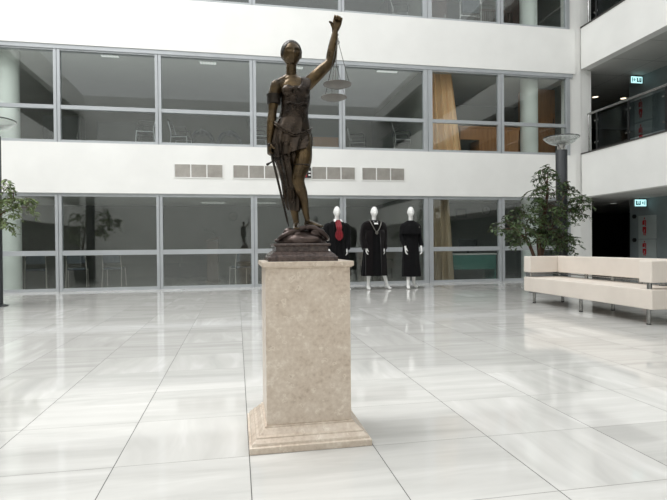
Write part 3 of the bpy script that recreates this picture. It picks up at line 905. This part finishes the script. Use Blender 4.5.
# ------------------------------------------------------------------ sofa
so = thing('sofa', 'long cream leatherette sofa on chrome legs, standing at the right', 'sofa', (4.78, 5.24, 0))
LEN = 2.74
MB().bx(0, .70, 0, LEN, .192, .430).build('seat', M['leather'], so, bevel=.014, seg=3)
MB().bx(.50, .70, .204, LEN - .204, .505, .775).build('backrest', M['leather'], so, bevel=.014, seg=3)
MB().bx(0, .70, 0, .20, .508, .770).build('armrest', M['leather'], so, bevel=.014, seg=3)
MB().bx(0, .70, LEN - .20, LEN, .508, .775).build('armrest', M['leather'], so, bevel=.014, seg=3)
for x in (.075, .60):
    for y in (.13, 1.37, LEN - .19):
        leg = MB().cyl((x, y, .012), (x, y, .20), .024, 18).build('leg', M['chrome'], so, smooth=True, auto=40)
        MB().cyl((x, y, 0), (x, y, .014), .026, 18).build('foot_pad', M['rubber'], leg, smooth=True, auto=40)
for x, y in ((.06, .10), (.60, .10), (.60, .85), (.60, 1.37), (.60, 1.95), (.60, LEN - .10), (.06, LEN - .10)):
    MB().cyl((x, y, .43), (x, y, .515), .028, 18).build('support_post', M['chrome'], so, smooth=True, auto=40)
MB().bx(.20, .60, .06, .11, .465, .485).build('support_rail', M['chrome'], so)
MB().bx(.58, .62, .10, LEN - .10, .470, .485).build('support_rail', M['chrome'], so)
MB().bx(.06, .60, LEN - .115, LEN - .085, .47, .485).build('support_rail', M['chrome'], so)

# ------------------------------------------------------------------ uplighter lamps
def lamp(loc, label):
    t = thing('uplighter_lamp', label, 'lamp', loc, 0, 'uplighter lamps')
    MB().lathe([(.19, 0), (.19, .012), (.13, .022), (.12, .03)], n=40).build('base_plate', M['pole'], t, smooth=True, auto=40)
    MB().lathe([(.115, .02), (.115, 2.90), (.11, 2.915)], n=36).build('pole', M['pole'], t, smooth=True, auto=40)
    MB().lathe([(.075, 2.91), (.075, 3.0), (.10, 3.03)], n=32).build('neck', M['chrome'], t, smooth=True, auto=40)
    bw = MB().lathe([(.07, 3.02), (.15, 3.032), (.24, 3.068), (.315, 3.122), (.342, 3.154), (.348, 3.176), (.338, 3.176), (.331, 3.158), (.305, 3.131), (.235, 3.079), (.145, 3.045), (.06, 3.033)], n=56).build('glass_bowl', M['bowl'], t, smooth=True)
    MB().tube([(.345 * cos(2 * pi * k / 48), .345 * sin(2 * pi * k / 48), 3.178) for k in range(49)], .009, n=8, round_caps=False).build('bowl_rim', M['rim'], bw, smooth=True)
    MB().lathe([(.06, 3.04), (.11, 3.055), (.17, 3.085), (.165, 3.095), (.05, 3.07)], n=32).build('reflector', M['chrome'], t, smooth=True)
    return t
lamp((-4.075, 9.72, 0), 'dark grey uplighter with glass bowl at the left edge, by the left tree')
lamp((6.62, 9.60, 0), 'dark grey uplighter with glass bowl standing in the tree behind the sofa')

# ------------------------------------------------------------------ trees
def tree(loc, label, trunks, clusters, leafmat, seed):
    R = random.Random(seed)
    t = thing('ficus_tree', label, 'tree', loc, 0, 'potted ficus trees')
    MB().lathe([(.20, 0), (.26, .40), (.27, .42), (.27, .44), (.24, .44), (.235, .38)], n=36).build('planter', M['planter'], t, smooth=True, auto=40)
    MB().lathe([(.236, .36), (.236, .385), (.05, .41)], n=28).build('soil', M['soil'], t, smooth=True)
    tb = MB()
    tips = []
    for pts, r in trunks:
        tb.tube(pts, [r * (1 - .6 * i / (len(pts) - 1)) for i in range(len(pts))], n=10, smooth=5)
    tb.build('trunk', M['bark'], t, smooth=True)
    br = MB()
    lf = MB()
    for (cx, cy, cz, rx, ry, rz, nb, src) in clusters:
        src = Vector(src)
        c = Vector((cx, cy, cz))
        br.tube([src, (src + c) / 2 + Vector((0, 0, .10)), c], [.012, .009, .006], n=6, smooth=4)
        for b in range(int(nb * .70)):
            while True:
                q = Vector((R.uniform(-1, 1), R.uniform(-1, 1), R.uniform(-1, 1)))
                if .12 < q.length < 1: break
            end = c + Vector((q.x * rx, q.y * ry, q.z * rz))
            out = Vector((end.x - c.x, end.y - c.y, 0))
            out = out.normalized() if out.length > .01 else Vector((1, 0, 0))
            L = R.uniform(.13, .26)
            s0 = end - out * L * .55 + Vector((0, 0, .05))
            s1 = end + Vector((0, 0, .03))
            s2 = end + out * L * .45 - Vector((0, 0, R.uniform(.05, .13)))
            br.tube([c.lerp(s0, .35), s0, s1, s2], [.004, .003, .0025, .0015], n=5, smooth=2)
            for k in range(R.randint(9, 13)):
                f = k / 11
                p = s0.lerp(s1, min(1, f * 2)) if f < .5 else s1.lerp(s2, min(1, f * 2 - 1))
                a = R.uniform(0, 2 * pi)
                d = (out * .5 + Vector((cos(a) * .8, sin(a) * .8, R.uniform(-.75, .1)))).normalized()
                side = d.cross(Vector((R.uniform(-.4, .4), R.uniform(-.4, .4), 1))).normalized()
                up_ = side.cross(d)
                ll = R.uniform(.065, .105); w = ll * R.uniform(.21, .28)
                v = [p, p + d * ll * .3 + side * w + up_ * .006, p + d * ll * .68 + side * w * .75 + up_ * .004, p + d * ll - up_ * .008, p + d * ll * .68 - side * w * .75 + up_ * .004, p + d * ll * .3 - side * w + up_ * .006, p + d * ll * .35 - up_ * .004, p + d * ll * .68 - up_ * .006]
                lf.add(v, [(0, 1, 6), (1, 2, 7, 6), (2, 3, 7), (0, 6, 5), (6, 7, 4, 5), (7, 3, 4)])
    br.build('branches', M['bark'], t, smooth=True)
    lf.build('foliage', leafmat, t, smooth=False)
    return t

OX, OY = 6.0, 9.45
def rel(x, z, dy=0.0): return (x - OX, dy, z)
tree((OX, OY, 0), 'leafy green potted ficus growing behind the sofa, around the right lamp pole',
     [([(0, 0, .38), (.02, .0, .75), (-.02, -.03, 1.15), (.10, -.05, 1.6), (.18, -.04, 2.1)], .06), ([(.03, .04, .38), (.10, .05, .8), (.22, .0, 1.2), (.42, -.05, 1.6)], .045), ([(-.03, .02, .38), (-.12, 0, .75), (-.30, -.05, 1.05), (-.50, -.05, 1.25)], .045)],
     [(5.28 - OX, -.05, 1.30, .30, .34, .24, 26, (-.30, -.05, 1.05)), (5.58 - OX, -.1, 1.42, .34, .36, .32, 40, (-.30, -.05, 1.05)), (5.66 - OX, -.12, 1.10, .36, .36, .22, 30, (-.12, 0, .75)),
      (6.10 - OX, -.12, 1.80, .34, .34, .38, 44, (.10, -.05, 1.6)), (6.08 - OX, -.12, 1.30, .38, .36, .36, 50, (-.02, -.03, 1.15)), (6.10 - OX, -.05, 2.26, .24, .26, .22, 22, (.18, -.04, 2.1)), (6.16 - OX, -.05, 2.44, .13, .2, .12, 8, (.18, -.04, 2.1)), (5.90 - OX, -.05, 2.00, .22, .25, .18, 14, (.10, -.05, 1.6)),
      (6.55 - OX, -.15, 2.02, .28, .28, .22, 18, (.42, -.05, 1.6)), (6.86 - OX, -.1, 1.74, .25, .28, .28, 34, (.42, -.05, 1.6)), (6.58 - OX, -.12, 1.55, .24, .28, .22, 20, (.22, 0, 1.2)), (6.34 - OX, -.15, 1.05, .34, .28, .24, 38, (.22, 0, 1.2)), (6.62 - OX, -.1, .95, .20, .18, .16, 14, (.22, 0, 1.2))],
     M['leaf'], 3)
LX, LY = -4.35, 9.5
tree((LX, LY, 0), 'pale green potted ficus reaching in at the left edge beside the left lamp',
     [([(0, 0, .38), (.0, .02, .9), (.06, -.03, 1.4), (.10, -.05, 1.9)], .04), ([(.02, .02, .38), (.14, -.02, .95), (.32, -.06, 1.4)], .03)],
     [(-3.66 - LX, -.1, 1.74, .28, .30, .18, 26, (.32, -.06, 1.4)), (-3.84 - LX, -.1, 1.48, .26, .3, .24, 28, (.32, -.06, 1.4)), (-3.42 - LX, -.08, 1.68, .16, .2, .13, 10, (.32, -.06, 1.4)), (-3.80 - LX, -.1, 1.97, .2, .22, .14, 12, (.10, -.05, 1.9)), (-4.4 - LX, 0, 1.8, .45, .4, .35, 30, (.10, -.05, 1.9)), (-4.6 - LX, 0, 1.35, .35, .35, .3, 20, (.06, -.03, 1.4))],
     M['leaf_light'], 11)

# ------------------------------------------------------------------ wall fittings on the first white band
def grille(x0, x1, label):
    z0, z1 = 2.635, 2.935
    t = thing('ventilation_grille', label, 'vent', ((x0 + x1) / 2, D, z0), 0, 'ventilation grilles on the white band')
    w, h = x1 - x0, z1 - z0
    fr = MB().bx(-w / 2 - .02, w / 2 + .02, -.014, 0, h, h + .02).bx(-w / 2 - .02, w / 2 + .02, -.014, 0, -.02, 0).bx(-w / 2 - .02, -w / 2, -.014, 0, 0, h).bx(w / 2, w / 2 + .02, -.014, 0, 0, h)
    for k in (1, 2):
        xx = -w / 2 + w * k / 3
        fr.bx(xx - .012, xx + .012, -.014, 0, 0, h)
    fr.build('frame', M['plaster'], t)
    for k in range(3):
        a = -w / 2 + w * k / 3 + .012; b = -w / 2 + w * (k + 1) / 3 - .012
        lv = MB().bx(a, b, -.003, -.001, 0, h)
        for q in range(13):
            z = h * (q + .5) / 13
            lv.box(((a + b) / 2, -.007, z), (b - a, .010, .012), mat=Matrix.Rotation(RAD(-28), 3, 'X'))
        for q in range(1, 7):
            x = a + (b - a) * q / 7
            lv.bx(x - .003, x + .003, -.013, -.002, 0, h)
        lv.build('louvre_panel', M['grille'], t)
grille(-1.42, -.31, 'grey louvred vent of three panels on the white band, leftmost of the four')
grille(-.07, 1.05, 'grey three-panel vent on the white band, partly behind the hand holding the sword')
grille(1.84, 2.93, 'grey three-panel vent on the white band, beside the red display')
grille(3.11, 4.22, 'grey louvred vent of three panels on the white band, rightmost of the four')
ck = thing('digital_display', 'small black and red digital display on the white band behind the statue leg', 'display', (1.62, D, 2.66))
MB().bx(-.14, .19, -.05, 0, 0, .25).build('case', M['black'], ck, bevel=.004)
MB().bx(-.13, .085, -.054, -.05, .01, .24).build('red_panel', M['red_mark'], ck)
for z in (.045, .125):
    MB().bx(.125, .18, -.054, -.05, z, z + .038).build('lit_segment', M['shirt'], ck)

# ------------------------------------------------------------------ gallery railings
def railing(z, label):
    t = thing('gallery_railing', label, 'railing', (9.41, 0, z), 0, 'gallery railings')
    Y1, Y0 = 12.46, -7.5
    MB().tube([(0, Y1, 1.03), (0, Y0, 1.03)], .032, n=14).build('handrail', M['chrome'], t, smooth=True)
    MB().tube([(0, Y1 - .03, .02), (0, Y1 - .03, 1.03)], .026, n=12).build('post', M['chrome'], t, smooth=True)
    ys = [12.12 - 1.12 * k for k in range(18)]
    for k, y in enumerate(ys):
        p = MB().bx(-.012, .012, y - .028, y + .028, 0, .98).cyl((0, y, .97), (0, y, 1.02), .01, 10).build('post', M['black'], t)
        if k < 12:
            for zz in (.22, .80):
                for q in (-1, 1):
                    MB().cyl((-.022, y + q * .065, zz), (.01, y + q * .065, zz), .022, 12).bx(-.012, -.004, min(y, y + q * .075), max(y, y + q * .075), zz - .008, zz + .008).build('glass_clamp', M['chrome'], p)
        if k + 1 < len(ys):
            MB().bx(-.006, .004, ys[k + 1] + .045, y - .045, .06, .93).build('glass_panel', M['railglass'], t)
railing(3.455, 'steel and smoked glass railing of the first floor gallery')
railing(6.895, 'steel and smoked glass railing of the top gallery, upper right corner')

# ------------------------------------------------------------------ exit signs, fire cabinets, downlights on the gallery
def exit_sign(loc, label, flip):
    t = thing('exit_sign', label, 'sign', loc, 0, 'exit signs')
    MB().bx(-.19, .19, -.03, .03, .0, .20).build('case', M['cabinet_white'], t, bevel=.005)
    MB().bx(-.182, .182, -.034, -.03, .008, .192).build('lit_panel', M['sign'], t)
    mk = MB()
    s = -1 if flip else 1
    # running figure, doorway and arrow
    def q(x0, x1, z0, z1): mk.bx(min(s * x0, s * x1), max(s * x0, s * x1), -.038, -.034, z0, z1)
    q(.00, .035, .05, .20); q(.035, .15, .05, .075); q(.115, .15, .06, .20)
    mk.ball((s * .085, -.036, .175), (.016, .003, .016), 10, 6)
    mk.tube([(s * .085, -.036, .155), (s * .078, -.036, .115), (s * .10, -.036, .085)], .009, n=6).tube([(s * .078, -.036, .115), (s * .055, -.036, .085)], .009, n=6)
    mk.tube([(s * -.135, -.036, .06), (s * -.135, -.036, .19)], .012, n=6)
    mk.tube([(s * -.075, -.036, .17), (s * -.055, -.036, .125), (s * -.075, -.036, .08)], .011, n=6).tube([(s * -.10, -.036, .125), (s * -.06, -.036, .125)], .010, n=6)
    mk.v = [(x, y, (z - .125) * .82 + .10) for x, y, z in mk.v]
    mk.build('pictogram', M['sign_mark'], t)
    return t
e1 = exit_sign((11.17, 12.78, 5.50), 'glowing pale cyan exit sign hanging under the upper gallery ceiling', False)
MB().bx(-.01, .01, -.01, .01, .20, .245).build('hanger', M['alu_dark'], e1)
e2 = exit_sign((11.17, 12.66, 2.01), 'glowing pale cyan exit sign hanging low under the ground floor gallery ceiling', True)
MB().bx(-.01, .01, -.01, .01, .20, .24).build('hanger', M['alu_dark'], e2)

def cabinet(y0, y1, z0, z1, label):
    t = thing('fire_cabinet', label, 'cabinet', (11.39, (y0 + y1) / 2, z0), 0, 'fire cabinets in the gallery wall')
    w, h = y1 - y0, z1 - z0
    MB().bx(-.03, 0, -w / 2, w / 2, 0, h).build('door', M['cabinet_white'], t, bevel=.005)
    e = MB()
    c = w * .14
    def q(a, b, z, zz): e.bx(-.036, -.03, c - b, c - a, h * z, h * zz)
    q(-.015, .015, .84, .92); q(-.055, .055, .76, .80); q(-.07, .005, .60, .76); q(.03, .06, .55, .76); q(-.065, .065, .40, .52); q(-.065, -.02, .30, .42); q(.01, .06, .24, .42); q(-.035, -.005, .16, .30); q(.015, .04, .14, .26)
    e.build('fire_emblem', M['red_mark'], t)
    return t
c1 = cabinet(12.30, 12.93, 1.10, 1.76, 'grey fire cabinet with red emblem in the ground gallery wall, upper one')
c2 = cabinet(12.30, 12.93, .54, 1.085, 'grey fire cabinet with red emblem in the ground gallery wall, lower one')
c3 = cabinet(12.42, 13.05, 4.45, 5.15, 'grey fire cabinet with red emblem in the upper gallery wall, upper one')
c4 = cabinet(12.42, 13.05, 3.72, 4.42, 'grey fire cabinet with red emblem in the upper gallery wall, lower one')
for (y, z, lab) in ((13.09, 1.755, 'black round alarm button beside the upper ground floor fire cabinet'), (13.09, 1.07, 'black round alarm button beside the lower ground floor fire cabinet')):
    b = MB().cyl((11.39, y, z), (11.345, y, z), .06, 20).build('alarm_button', M['black'], None, bevel=.006)
    tag(b, lab, 'button', 'alarm buttons on the corridor wall')
def downlight(loc, label, mat):
    t = thing('downlight', label, 'lamp', loc, 0, 'recessed downlights')
    MB().lathe([(.085, 0), (.115, -.008), (.115, 0)], n=28).build('trim_ring', M['cabinet_white'], t, smooth=True, auto=40)
    MB().lathe([(.0, -.003), (.086, -.003), (.086, .0)], n=28).build('lens', mat, t)
downlight((11.51, 14.9, 5.745), 'round white downlight glowing in the upper hall ceiling, near the pilaster', M['downlight'])
downlight((12.55, 14.9, 5.745), 'round white downlight in the upper hall ceiling, above the handrail', M['downlight'])
downlight((11.75, 14.4, 2.25), 'round dim downlight in the ground floor hall ceiling', M['fixture'])

# ------------------------------------------------------------------ ceiling lights in the rooms
def ceil_light(loc, label, w=.50, d=.20):
    t = thing('ceiling_light', label, 'lamp', loc, 0, 'rectangular ceiling lights')
    MB().bx(-w / 2, w / 2, -d / 2, d / 2, -.03, 0).build('frame', M['white_top'], t)
    k = MB()
    for i in range(6):
        x = -w / 2 + .03 + (w - .06) * i / 6
        k.bx(x + .006, x + (w - .06) / 6 - .006, -d / 2 + .02, d / 2 - .02, -.034, -.03)
    k.build('diffuser', M['fixture'], t)
for x, y, z, w, lab in ((-2.94, 13.1, 5.60, .46, 'lit louvred ceiling light upstairs, leftmost, near the left column'), (-.66, 13.22, 5.60, .46, 'lit louvred ceiling light upstairs, left of the statue head'),
                        (1.52, 13.2, 5.60, .46, 'lit louvred ceiling light upstairs, directly beside the statue head'), (3.95, 13.1, 5.60, .62, 'lit louvred ceiling light upstairs, right of the scales'),
                        (-.70, 14.4, 2.38, .62, 'ceiling light on the ground floor above the lectern, front one'), (-.71, 16.4, 2.38, .75, 'ceiling light on the ground floor above the lectern, rear one'),
                        (.95, 14.6, 2.38, .55, 'ground floor ceiling light left of the bronze leg, front one'), (.9, 16.3, 2.38, .7, 'ground floor ceiling light left of the bronze leg, rear one'),
                        (-3.33, 14.2, 2.38, 1.2, 'long ceiling light on the ground floor above the three pale chairs'), (2.6, 14.6, 2.38, .7, 'ground floor ceiling light behind the red jabot mannequin')):
    ceil_light((x, y, z), lab, w)

# ------------------------------------------------------------------ furniture inside the rooms
def chair(loc, rz, label, cloth, group, arms=True, tube=None):
    t = thing('chair', label, 'chair', loc, rz, group)
    tube = tube or M['chrome']
    MB().bx(-.22, .22, -.22, .20, .43, .48).build('seat', cloth, t, bevel=.02, seg=2)
    MB().rings([[(-.20, .215, .60), (.20, .215, .60), (.20, .245, .60), (-.20, .245, .60)], [(-.215, .24, .72), (.215, .24, .72), (.215, .27, .72), (-.215, .27, .72)], [(-.19, .275, .90), (.19, .275, .90), (.19, .30, .90), (-.19, .30, .90)]]).build('backrest', cloth, t, bevel=.012)
    for s in (-1, 1):
        MB().tube([(s * .235, -.24, 0), (s * .225, -.20, .46)], .012, n=8).build('leg', tube, t, smooth=True)
        MB().tube([(s * .235, .26, 0), (s * .225, .19, .46), (s * .215, .235, .70), (s * .205, .27, .82)], .012, n=8, smooth=3).build('leg', tube, t, smooth=True)
        MB().tube([(s * .225, -.20, .43), (s * .225, .19, .43)], .010, n=8).build('side_rail', tube, t, smooth=True)
        if arms:
            MB().tube([(s * .235, -.20, .46), (s * .245, -.19, .64), (s * .245, -.12, .67), (s * .24, .18, .66)], .014, n=8, smooth=3).build('armrest', M['black'], t, smooth=True)
    return t
G1 = 'conference chairs inside the ground floor room'
ch = chair((-4.95, 14.0, 0), RAD(200), 'pale framed chair behind ground floor glass, beside the left round column', M['chair_blue'], G1, False, M['grille'])
dup(ch, (-3.98, 14.0, 0), RAD(190), 'pale framed chair behind ground floor glass, middle of three at the left')
dup(ch, (-3.12, 14.1, 0), RAD(178), 'pale framed chair behind ground floor glass, rightmost of three at the left')
dup(ch, (.10, 13.5, 0), RAD(200), 'pale framed chair behind ground floor glass, right of the lectern')
dup(ch, (3.75, 13.7, 0), RAD(150), 'pale framed chair behind ground floor glass, between the two black-gowned mannequins at right')
G2 = 'conference chairs inside the first floor room'
c = chair((-2.2, 13.4, FL2), RAD(-80), 'metal framed chair upstairs behind the mullion, left one', M['chair_cloth'], G2, True, M['alu'])
dup(c, (-1.40, 13.9, FL2), RAD(80), 'metal framed chair upstairs behind the mullion, facing the other way')
dup(c, (.62, 13.5, FL2), RAD(100), 'metal framed chair upstairs beside the statue upper arm')
cc = chair((4.45, 13.45, FL2 + .22), RAD(78), 'chrome framed black chair upstairs, standing high, left of the curtain', M['chair_cloth'], G2, True)
cc.location.z = FL2
dup(cc, (3.35, 14.0, FL2), RAD(70), 'chrome framed black chair upstairs, second behind the one by the curtain')
for x, lab in ((-.95, 'blue grey upholstered armchair upstairs, left of the pair'), (-.18, 'blue grey upholstered armchair upstairs, right of the pair')):
    t = thing('armchair', lab, 'armchair', (x, 15.0, FL2), RAD(0), 'pair of upholstered armchairs upstairs')
    MB().bx(-.30, .30, -.30, .28, .12, .44).build('seat', M['chair_blue'], t, bevel=.04, seg=3)
    MB().tube([(-.31, -.2, .5), (-.31, .25, .62), (-.2, .34, .86), (0, .36, .92), (.2, .34, .86), (.31, .25, .62), (.31, -.2, .5)], [(.06, .10)] * 7, n=14, smooth=4).build('backrest', M['chair_blue'], t, smooth=True)
    for s in (-1, 1):
        for q in (-1, 1):
            MB().cyl((s * .25, q * .24, 0), (s * .25, q * .24, .13), .02, 10).build('leg', M['chrome'], t)
def cupboard(loc, w, d, h, label, mat, doors=2, name='cupboard'):
    t = thing(name, label, name, loc, 0)
    MB().bx(-w / 2, w / 2, 0, d, 0, h).build('body', mat, t, bevel=.004)
    for k in range(doors):
        a = -w / 2 + w * k / doors + .03; b = -w / 2 + w * (k + 1) / doors - .03
        dr = MB().bx(a, b, -.02, 0, .06, h - .09).build('door', mat, t, bevel=.004)
        MB().bx(b - .06, b - .045, -.045, -.02, h * .45, h * .6).build('handle', M['chrome'], dr)
    return t
cupboard((-3.2, 15.2, FL2), 1.12, .42, 1.10, 'dark grey cupboard upstairs behind the glass, above the left ground floor chairs', M['dark_panel'], 1)
cupboard((-4.6, 15.0, FL2), .95, .42, 1.18, 'tall dark cupboard upstairs in the corner bay by the left column', M['dark_panel'], 1)
cupboard((2.75, 15.2, FL2), .95, .45, .86, 'low wooden cupboard upstairs right of the scales', M['wood'], 1)
# lectern with gooseneck microphone
le = thing('lectern', 'tall grey brown lectern behind the ground floor glass left of the statue', 'lectern', (-.69, 15.0, 0))
MB().bx(-.14, .17, -.16, .16, .03, 1.14).build('body', M['lectern'], le, bevel=.006)
MB().rings([[(-.17, -.20, 1.13), (.20, -.20, 1.20), (.20, .20, 1.20), (-.17, .20, 1.13)], [(-.17, -.20, 1.17), (.20, -.20, 1.28), (.20, .20, 1.28), (-.17, .20, 1.17)]]).build('top', M['lectern'], le)
MB().bx(-.2, .23, -.2, .2, 0, .03).build('foot', M['lectern'], le)
MB().tube([(.14, 0, 1.25), (.10, -.01, 1.34), (0, -.02, 1.43), (-.13, -.02, 1.47)], .008, n=8, smooth=4).build('gooseneck', M['black'], le, smooth=True)
MB().tube([(-.13, -.02, 1.47), (-.20, -.02, 1.475)], .018, n=10).build('microphone', M['black'], le, smooth=True)
wc = thing('wall_clock', 'round dark wall clock on the rear wall of the lectern room', 'clock', (-.12, YR, 2.03))
MB().cyl((0, 0, 0), (0, -.03, 0), .16, 28).build('rim', M['dark_panel'], wc)
MB().cyl((0, -.03, 0), (0, -.034, 0), .13, 28).build('dial', M['paper'], wc)
MB().bx(-.005, .005, -.04, -.034, 0, .10).bx(0, .07, -.04, -.034, -.005, .005).build('hands', M['black'], wc)
cb = cupboard((-1.75, 17.5, 0), 1.6, .45, .78, 'low dark cabinet against the rear wall left of the lectern', M['dark_panel'], 2)

# curtains (a pleated sheet with thickness)
def curtain(x0, x1a, x1b, y, z0, z1, label, mat):
    mb = MB(); rs = []
    N = 60
    for i in range(7):
        f = i / 6
        z = z1 + (z0 - z1) * f
        xe = x1a + (x1b - x1a) * f
        fr = [(x0 + (xe - x0) * j / N, y + .045 * sin(2 * pi * 8.5 * j / N) + .012 * sin(j * 1.3 + f), z) for j in range(N + 1)]
        bk = [(p[0], p[1] + .012, p[2]) for p in reversed(fr)]
        rs.append(fr + bk)
    o = mb.rings(rs).build('curtain', mat, None, smooth=True, auto=60)
    tag(o, label, 'curtain', 'curtains at the office windows')
    return o
curtain(4.98, 5.72, 6.00, 13.05, FL2, 5.58, 'apricot curtain hanging in the upstairs office window', M['curtain'])
curtain(4.98, 5.62, 5.76, 13.05, .01, 2.36, 'beige grey curtain hanging in the ground floor office window', M['curtain_grey'])
# upstairs office: wardrobe and desk
cupboard((8.83, 13.75, FL2), .90, .5, 2.15, 'tall brown wooden wardrobe upstairs right of the round column', M['wood'], 1, 'wardrobe')
dk = thing('desk', 'brown wooden desk upstairs between the apricot curtain and the round column', 'desk', (6.93, 13.55, FL2))
MB().bx(-.92, .92, -.30, .35, .82, .87).build('top', M['wood'], dk, bevel=.004)
MB().bx(-.90, .90, -.28, -.25, .50, .82).build('front_panel', M['wood'], dk)
MB().bx(-.30, .88, -.28, .30, .02, .50).build('drawer_unit', M['wood'], dk)
MB().bx(-.90, -.86, -.28, .30, 0, .82).build('side_panel', M['wood'], dk)
# ground floor office: teal desk with monitor, picture and clock
gd_ = thing('desk', 'teal fronted office desk with pale top, in the ground floor office', 'desk', (6.43, 13.5, 0))
MB().bx(-.68, .66, -.32, .36, .70, .735).build('top', M['white_top'], gd_, bevel=.004)
MB().bx(-.66, .62, -.30, -.27, .30, .70).build('front_panel', M['teal'], gd_)
for s in (-1, 1):
    MB().bx(s * .63 - .02, s * .63 + .02, -.28, .34, 0, .70).build('side_panel', M['teal'], gd_)
mo = thing('monitor', 'dark computer monitor on the teal desk', 'monitor', (6.38, 13.5, .735))
MB().bx(-.27, .27, -.02, .02, .08, .40).build('screen', M['screen'], mo, bevel=.008)
MB().bx(-.03, .03, .0, .03, .01, .20).build('stand', M['black'], mo)
MB().bx(-.11, .11, -.08, .08, 0, .015).build('base', M['black'], mo, bevel=.004)
pf = thing('picture_frame', 'small framed picture on the office wall above the monitor', 'picture', (7.32, 16.0, 1.88))
MB().bx(-.19, .19, -.025, 0, 0, .30).build('frame', M['dark_panel'], pf, bevel=.004)
MB().bx(-.15, .15, -.03, -.025, .04, .26).build('print', M['paper'], pf)
oc = thing('wall_clock', 'round wall clock on the office wall right of the framed picture', 'clock', (8.22, 16.0, 2.13))
MB().cyl((0, 0, 0), (0, -.03, 0), .15, 28).build('rim', M['dark_panel'], oc)
MB().cyl((0, -.03, 0), (0, -.034, 0), .125, 28).build('dial', M['dial'], oc)
MB().bx(-.005, .005, -.04, -.034, 0, .09).bx(0, .06, -.04, -.034, -.005, .005).build('hands', M['black'], oc)
# top floor, seen at the upper edge of the photo
c3_ = chair((4.42, 13.5, FL3), RAD(80), 'black chair with chrome frame on the top floor, left of the wide mullion', M['chair_cloth'], 'chairs on the top floor', True)
cupboard((5.55, 13.5, FL3), .52, .4, .98, 'small red brown cupboard on the top floor beside the wide mullion', M['wood_dark'], 1)
wt = thing('display_board', 'dark board in a chrome frame on the top floor, right of the brown cupboard', 'board', (6.44, 13.35, FL3))
MB().bx(-.26, .26, -.02, .02, .62, 1.6).build('panel', M['chair_blue'], wt, bevel=.01)
for s in (-1, 1):
    MB().tube([(s * .31, 0, 0), (s * .31, 0, 1.6)], .018, n=10).build('post', M['chrome'], wt, smooth=True)
MB().bx(-.30, .30, -.012, .012, .52, .55).bx(-.30, .30, -.012, .012, .30, .325).build('crossbar', M['chrome'], wt)
for i in range(2):
    wcx = thing('wooden_chair', 'dark slatted wooden chair on the top floor, %s the mullion' % ('left of' if i == 0 else 'right of'), 'chair', (7.10 + .58 * i, 13.7, FL3), 0, 'slatted wooden chairs on the top floor')
    MB().bx(-.26, .26, -.22, .22, .44, .48).build('seat', M['wood_dark'], wcx)
    bb = MB().bx(-.28, .28, .20, .23, .98, 1.04)
    for q in range(8):
        x = -.25 + .5 * q / 7
        bb.bx(x - .012, x + .012, .205, .225, .48, .98)
    bb.build('backrest', M['wood_dark'], wcx)
    for s in (-1, 1):
        for q in (-1, 1):
            MB().bx(s * .25 - .018, s * .25 + .018, q * .2 - .018, q * .2 + .018, 0, .44).build('leg', M['wood_dark'], wcx)
cupboard((8.30, 13.95, FL3), .50, .45, 2.0, 'tall dark wooden wardrobe on the top floor right of the slatted chairs', M['wood_dark'], 1, 'wardrobe')
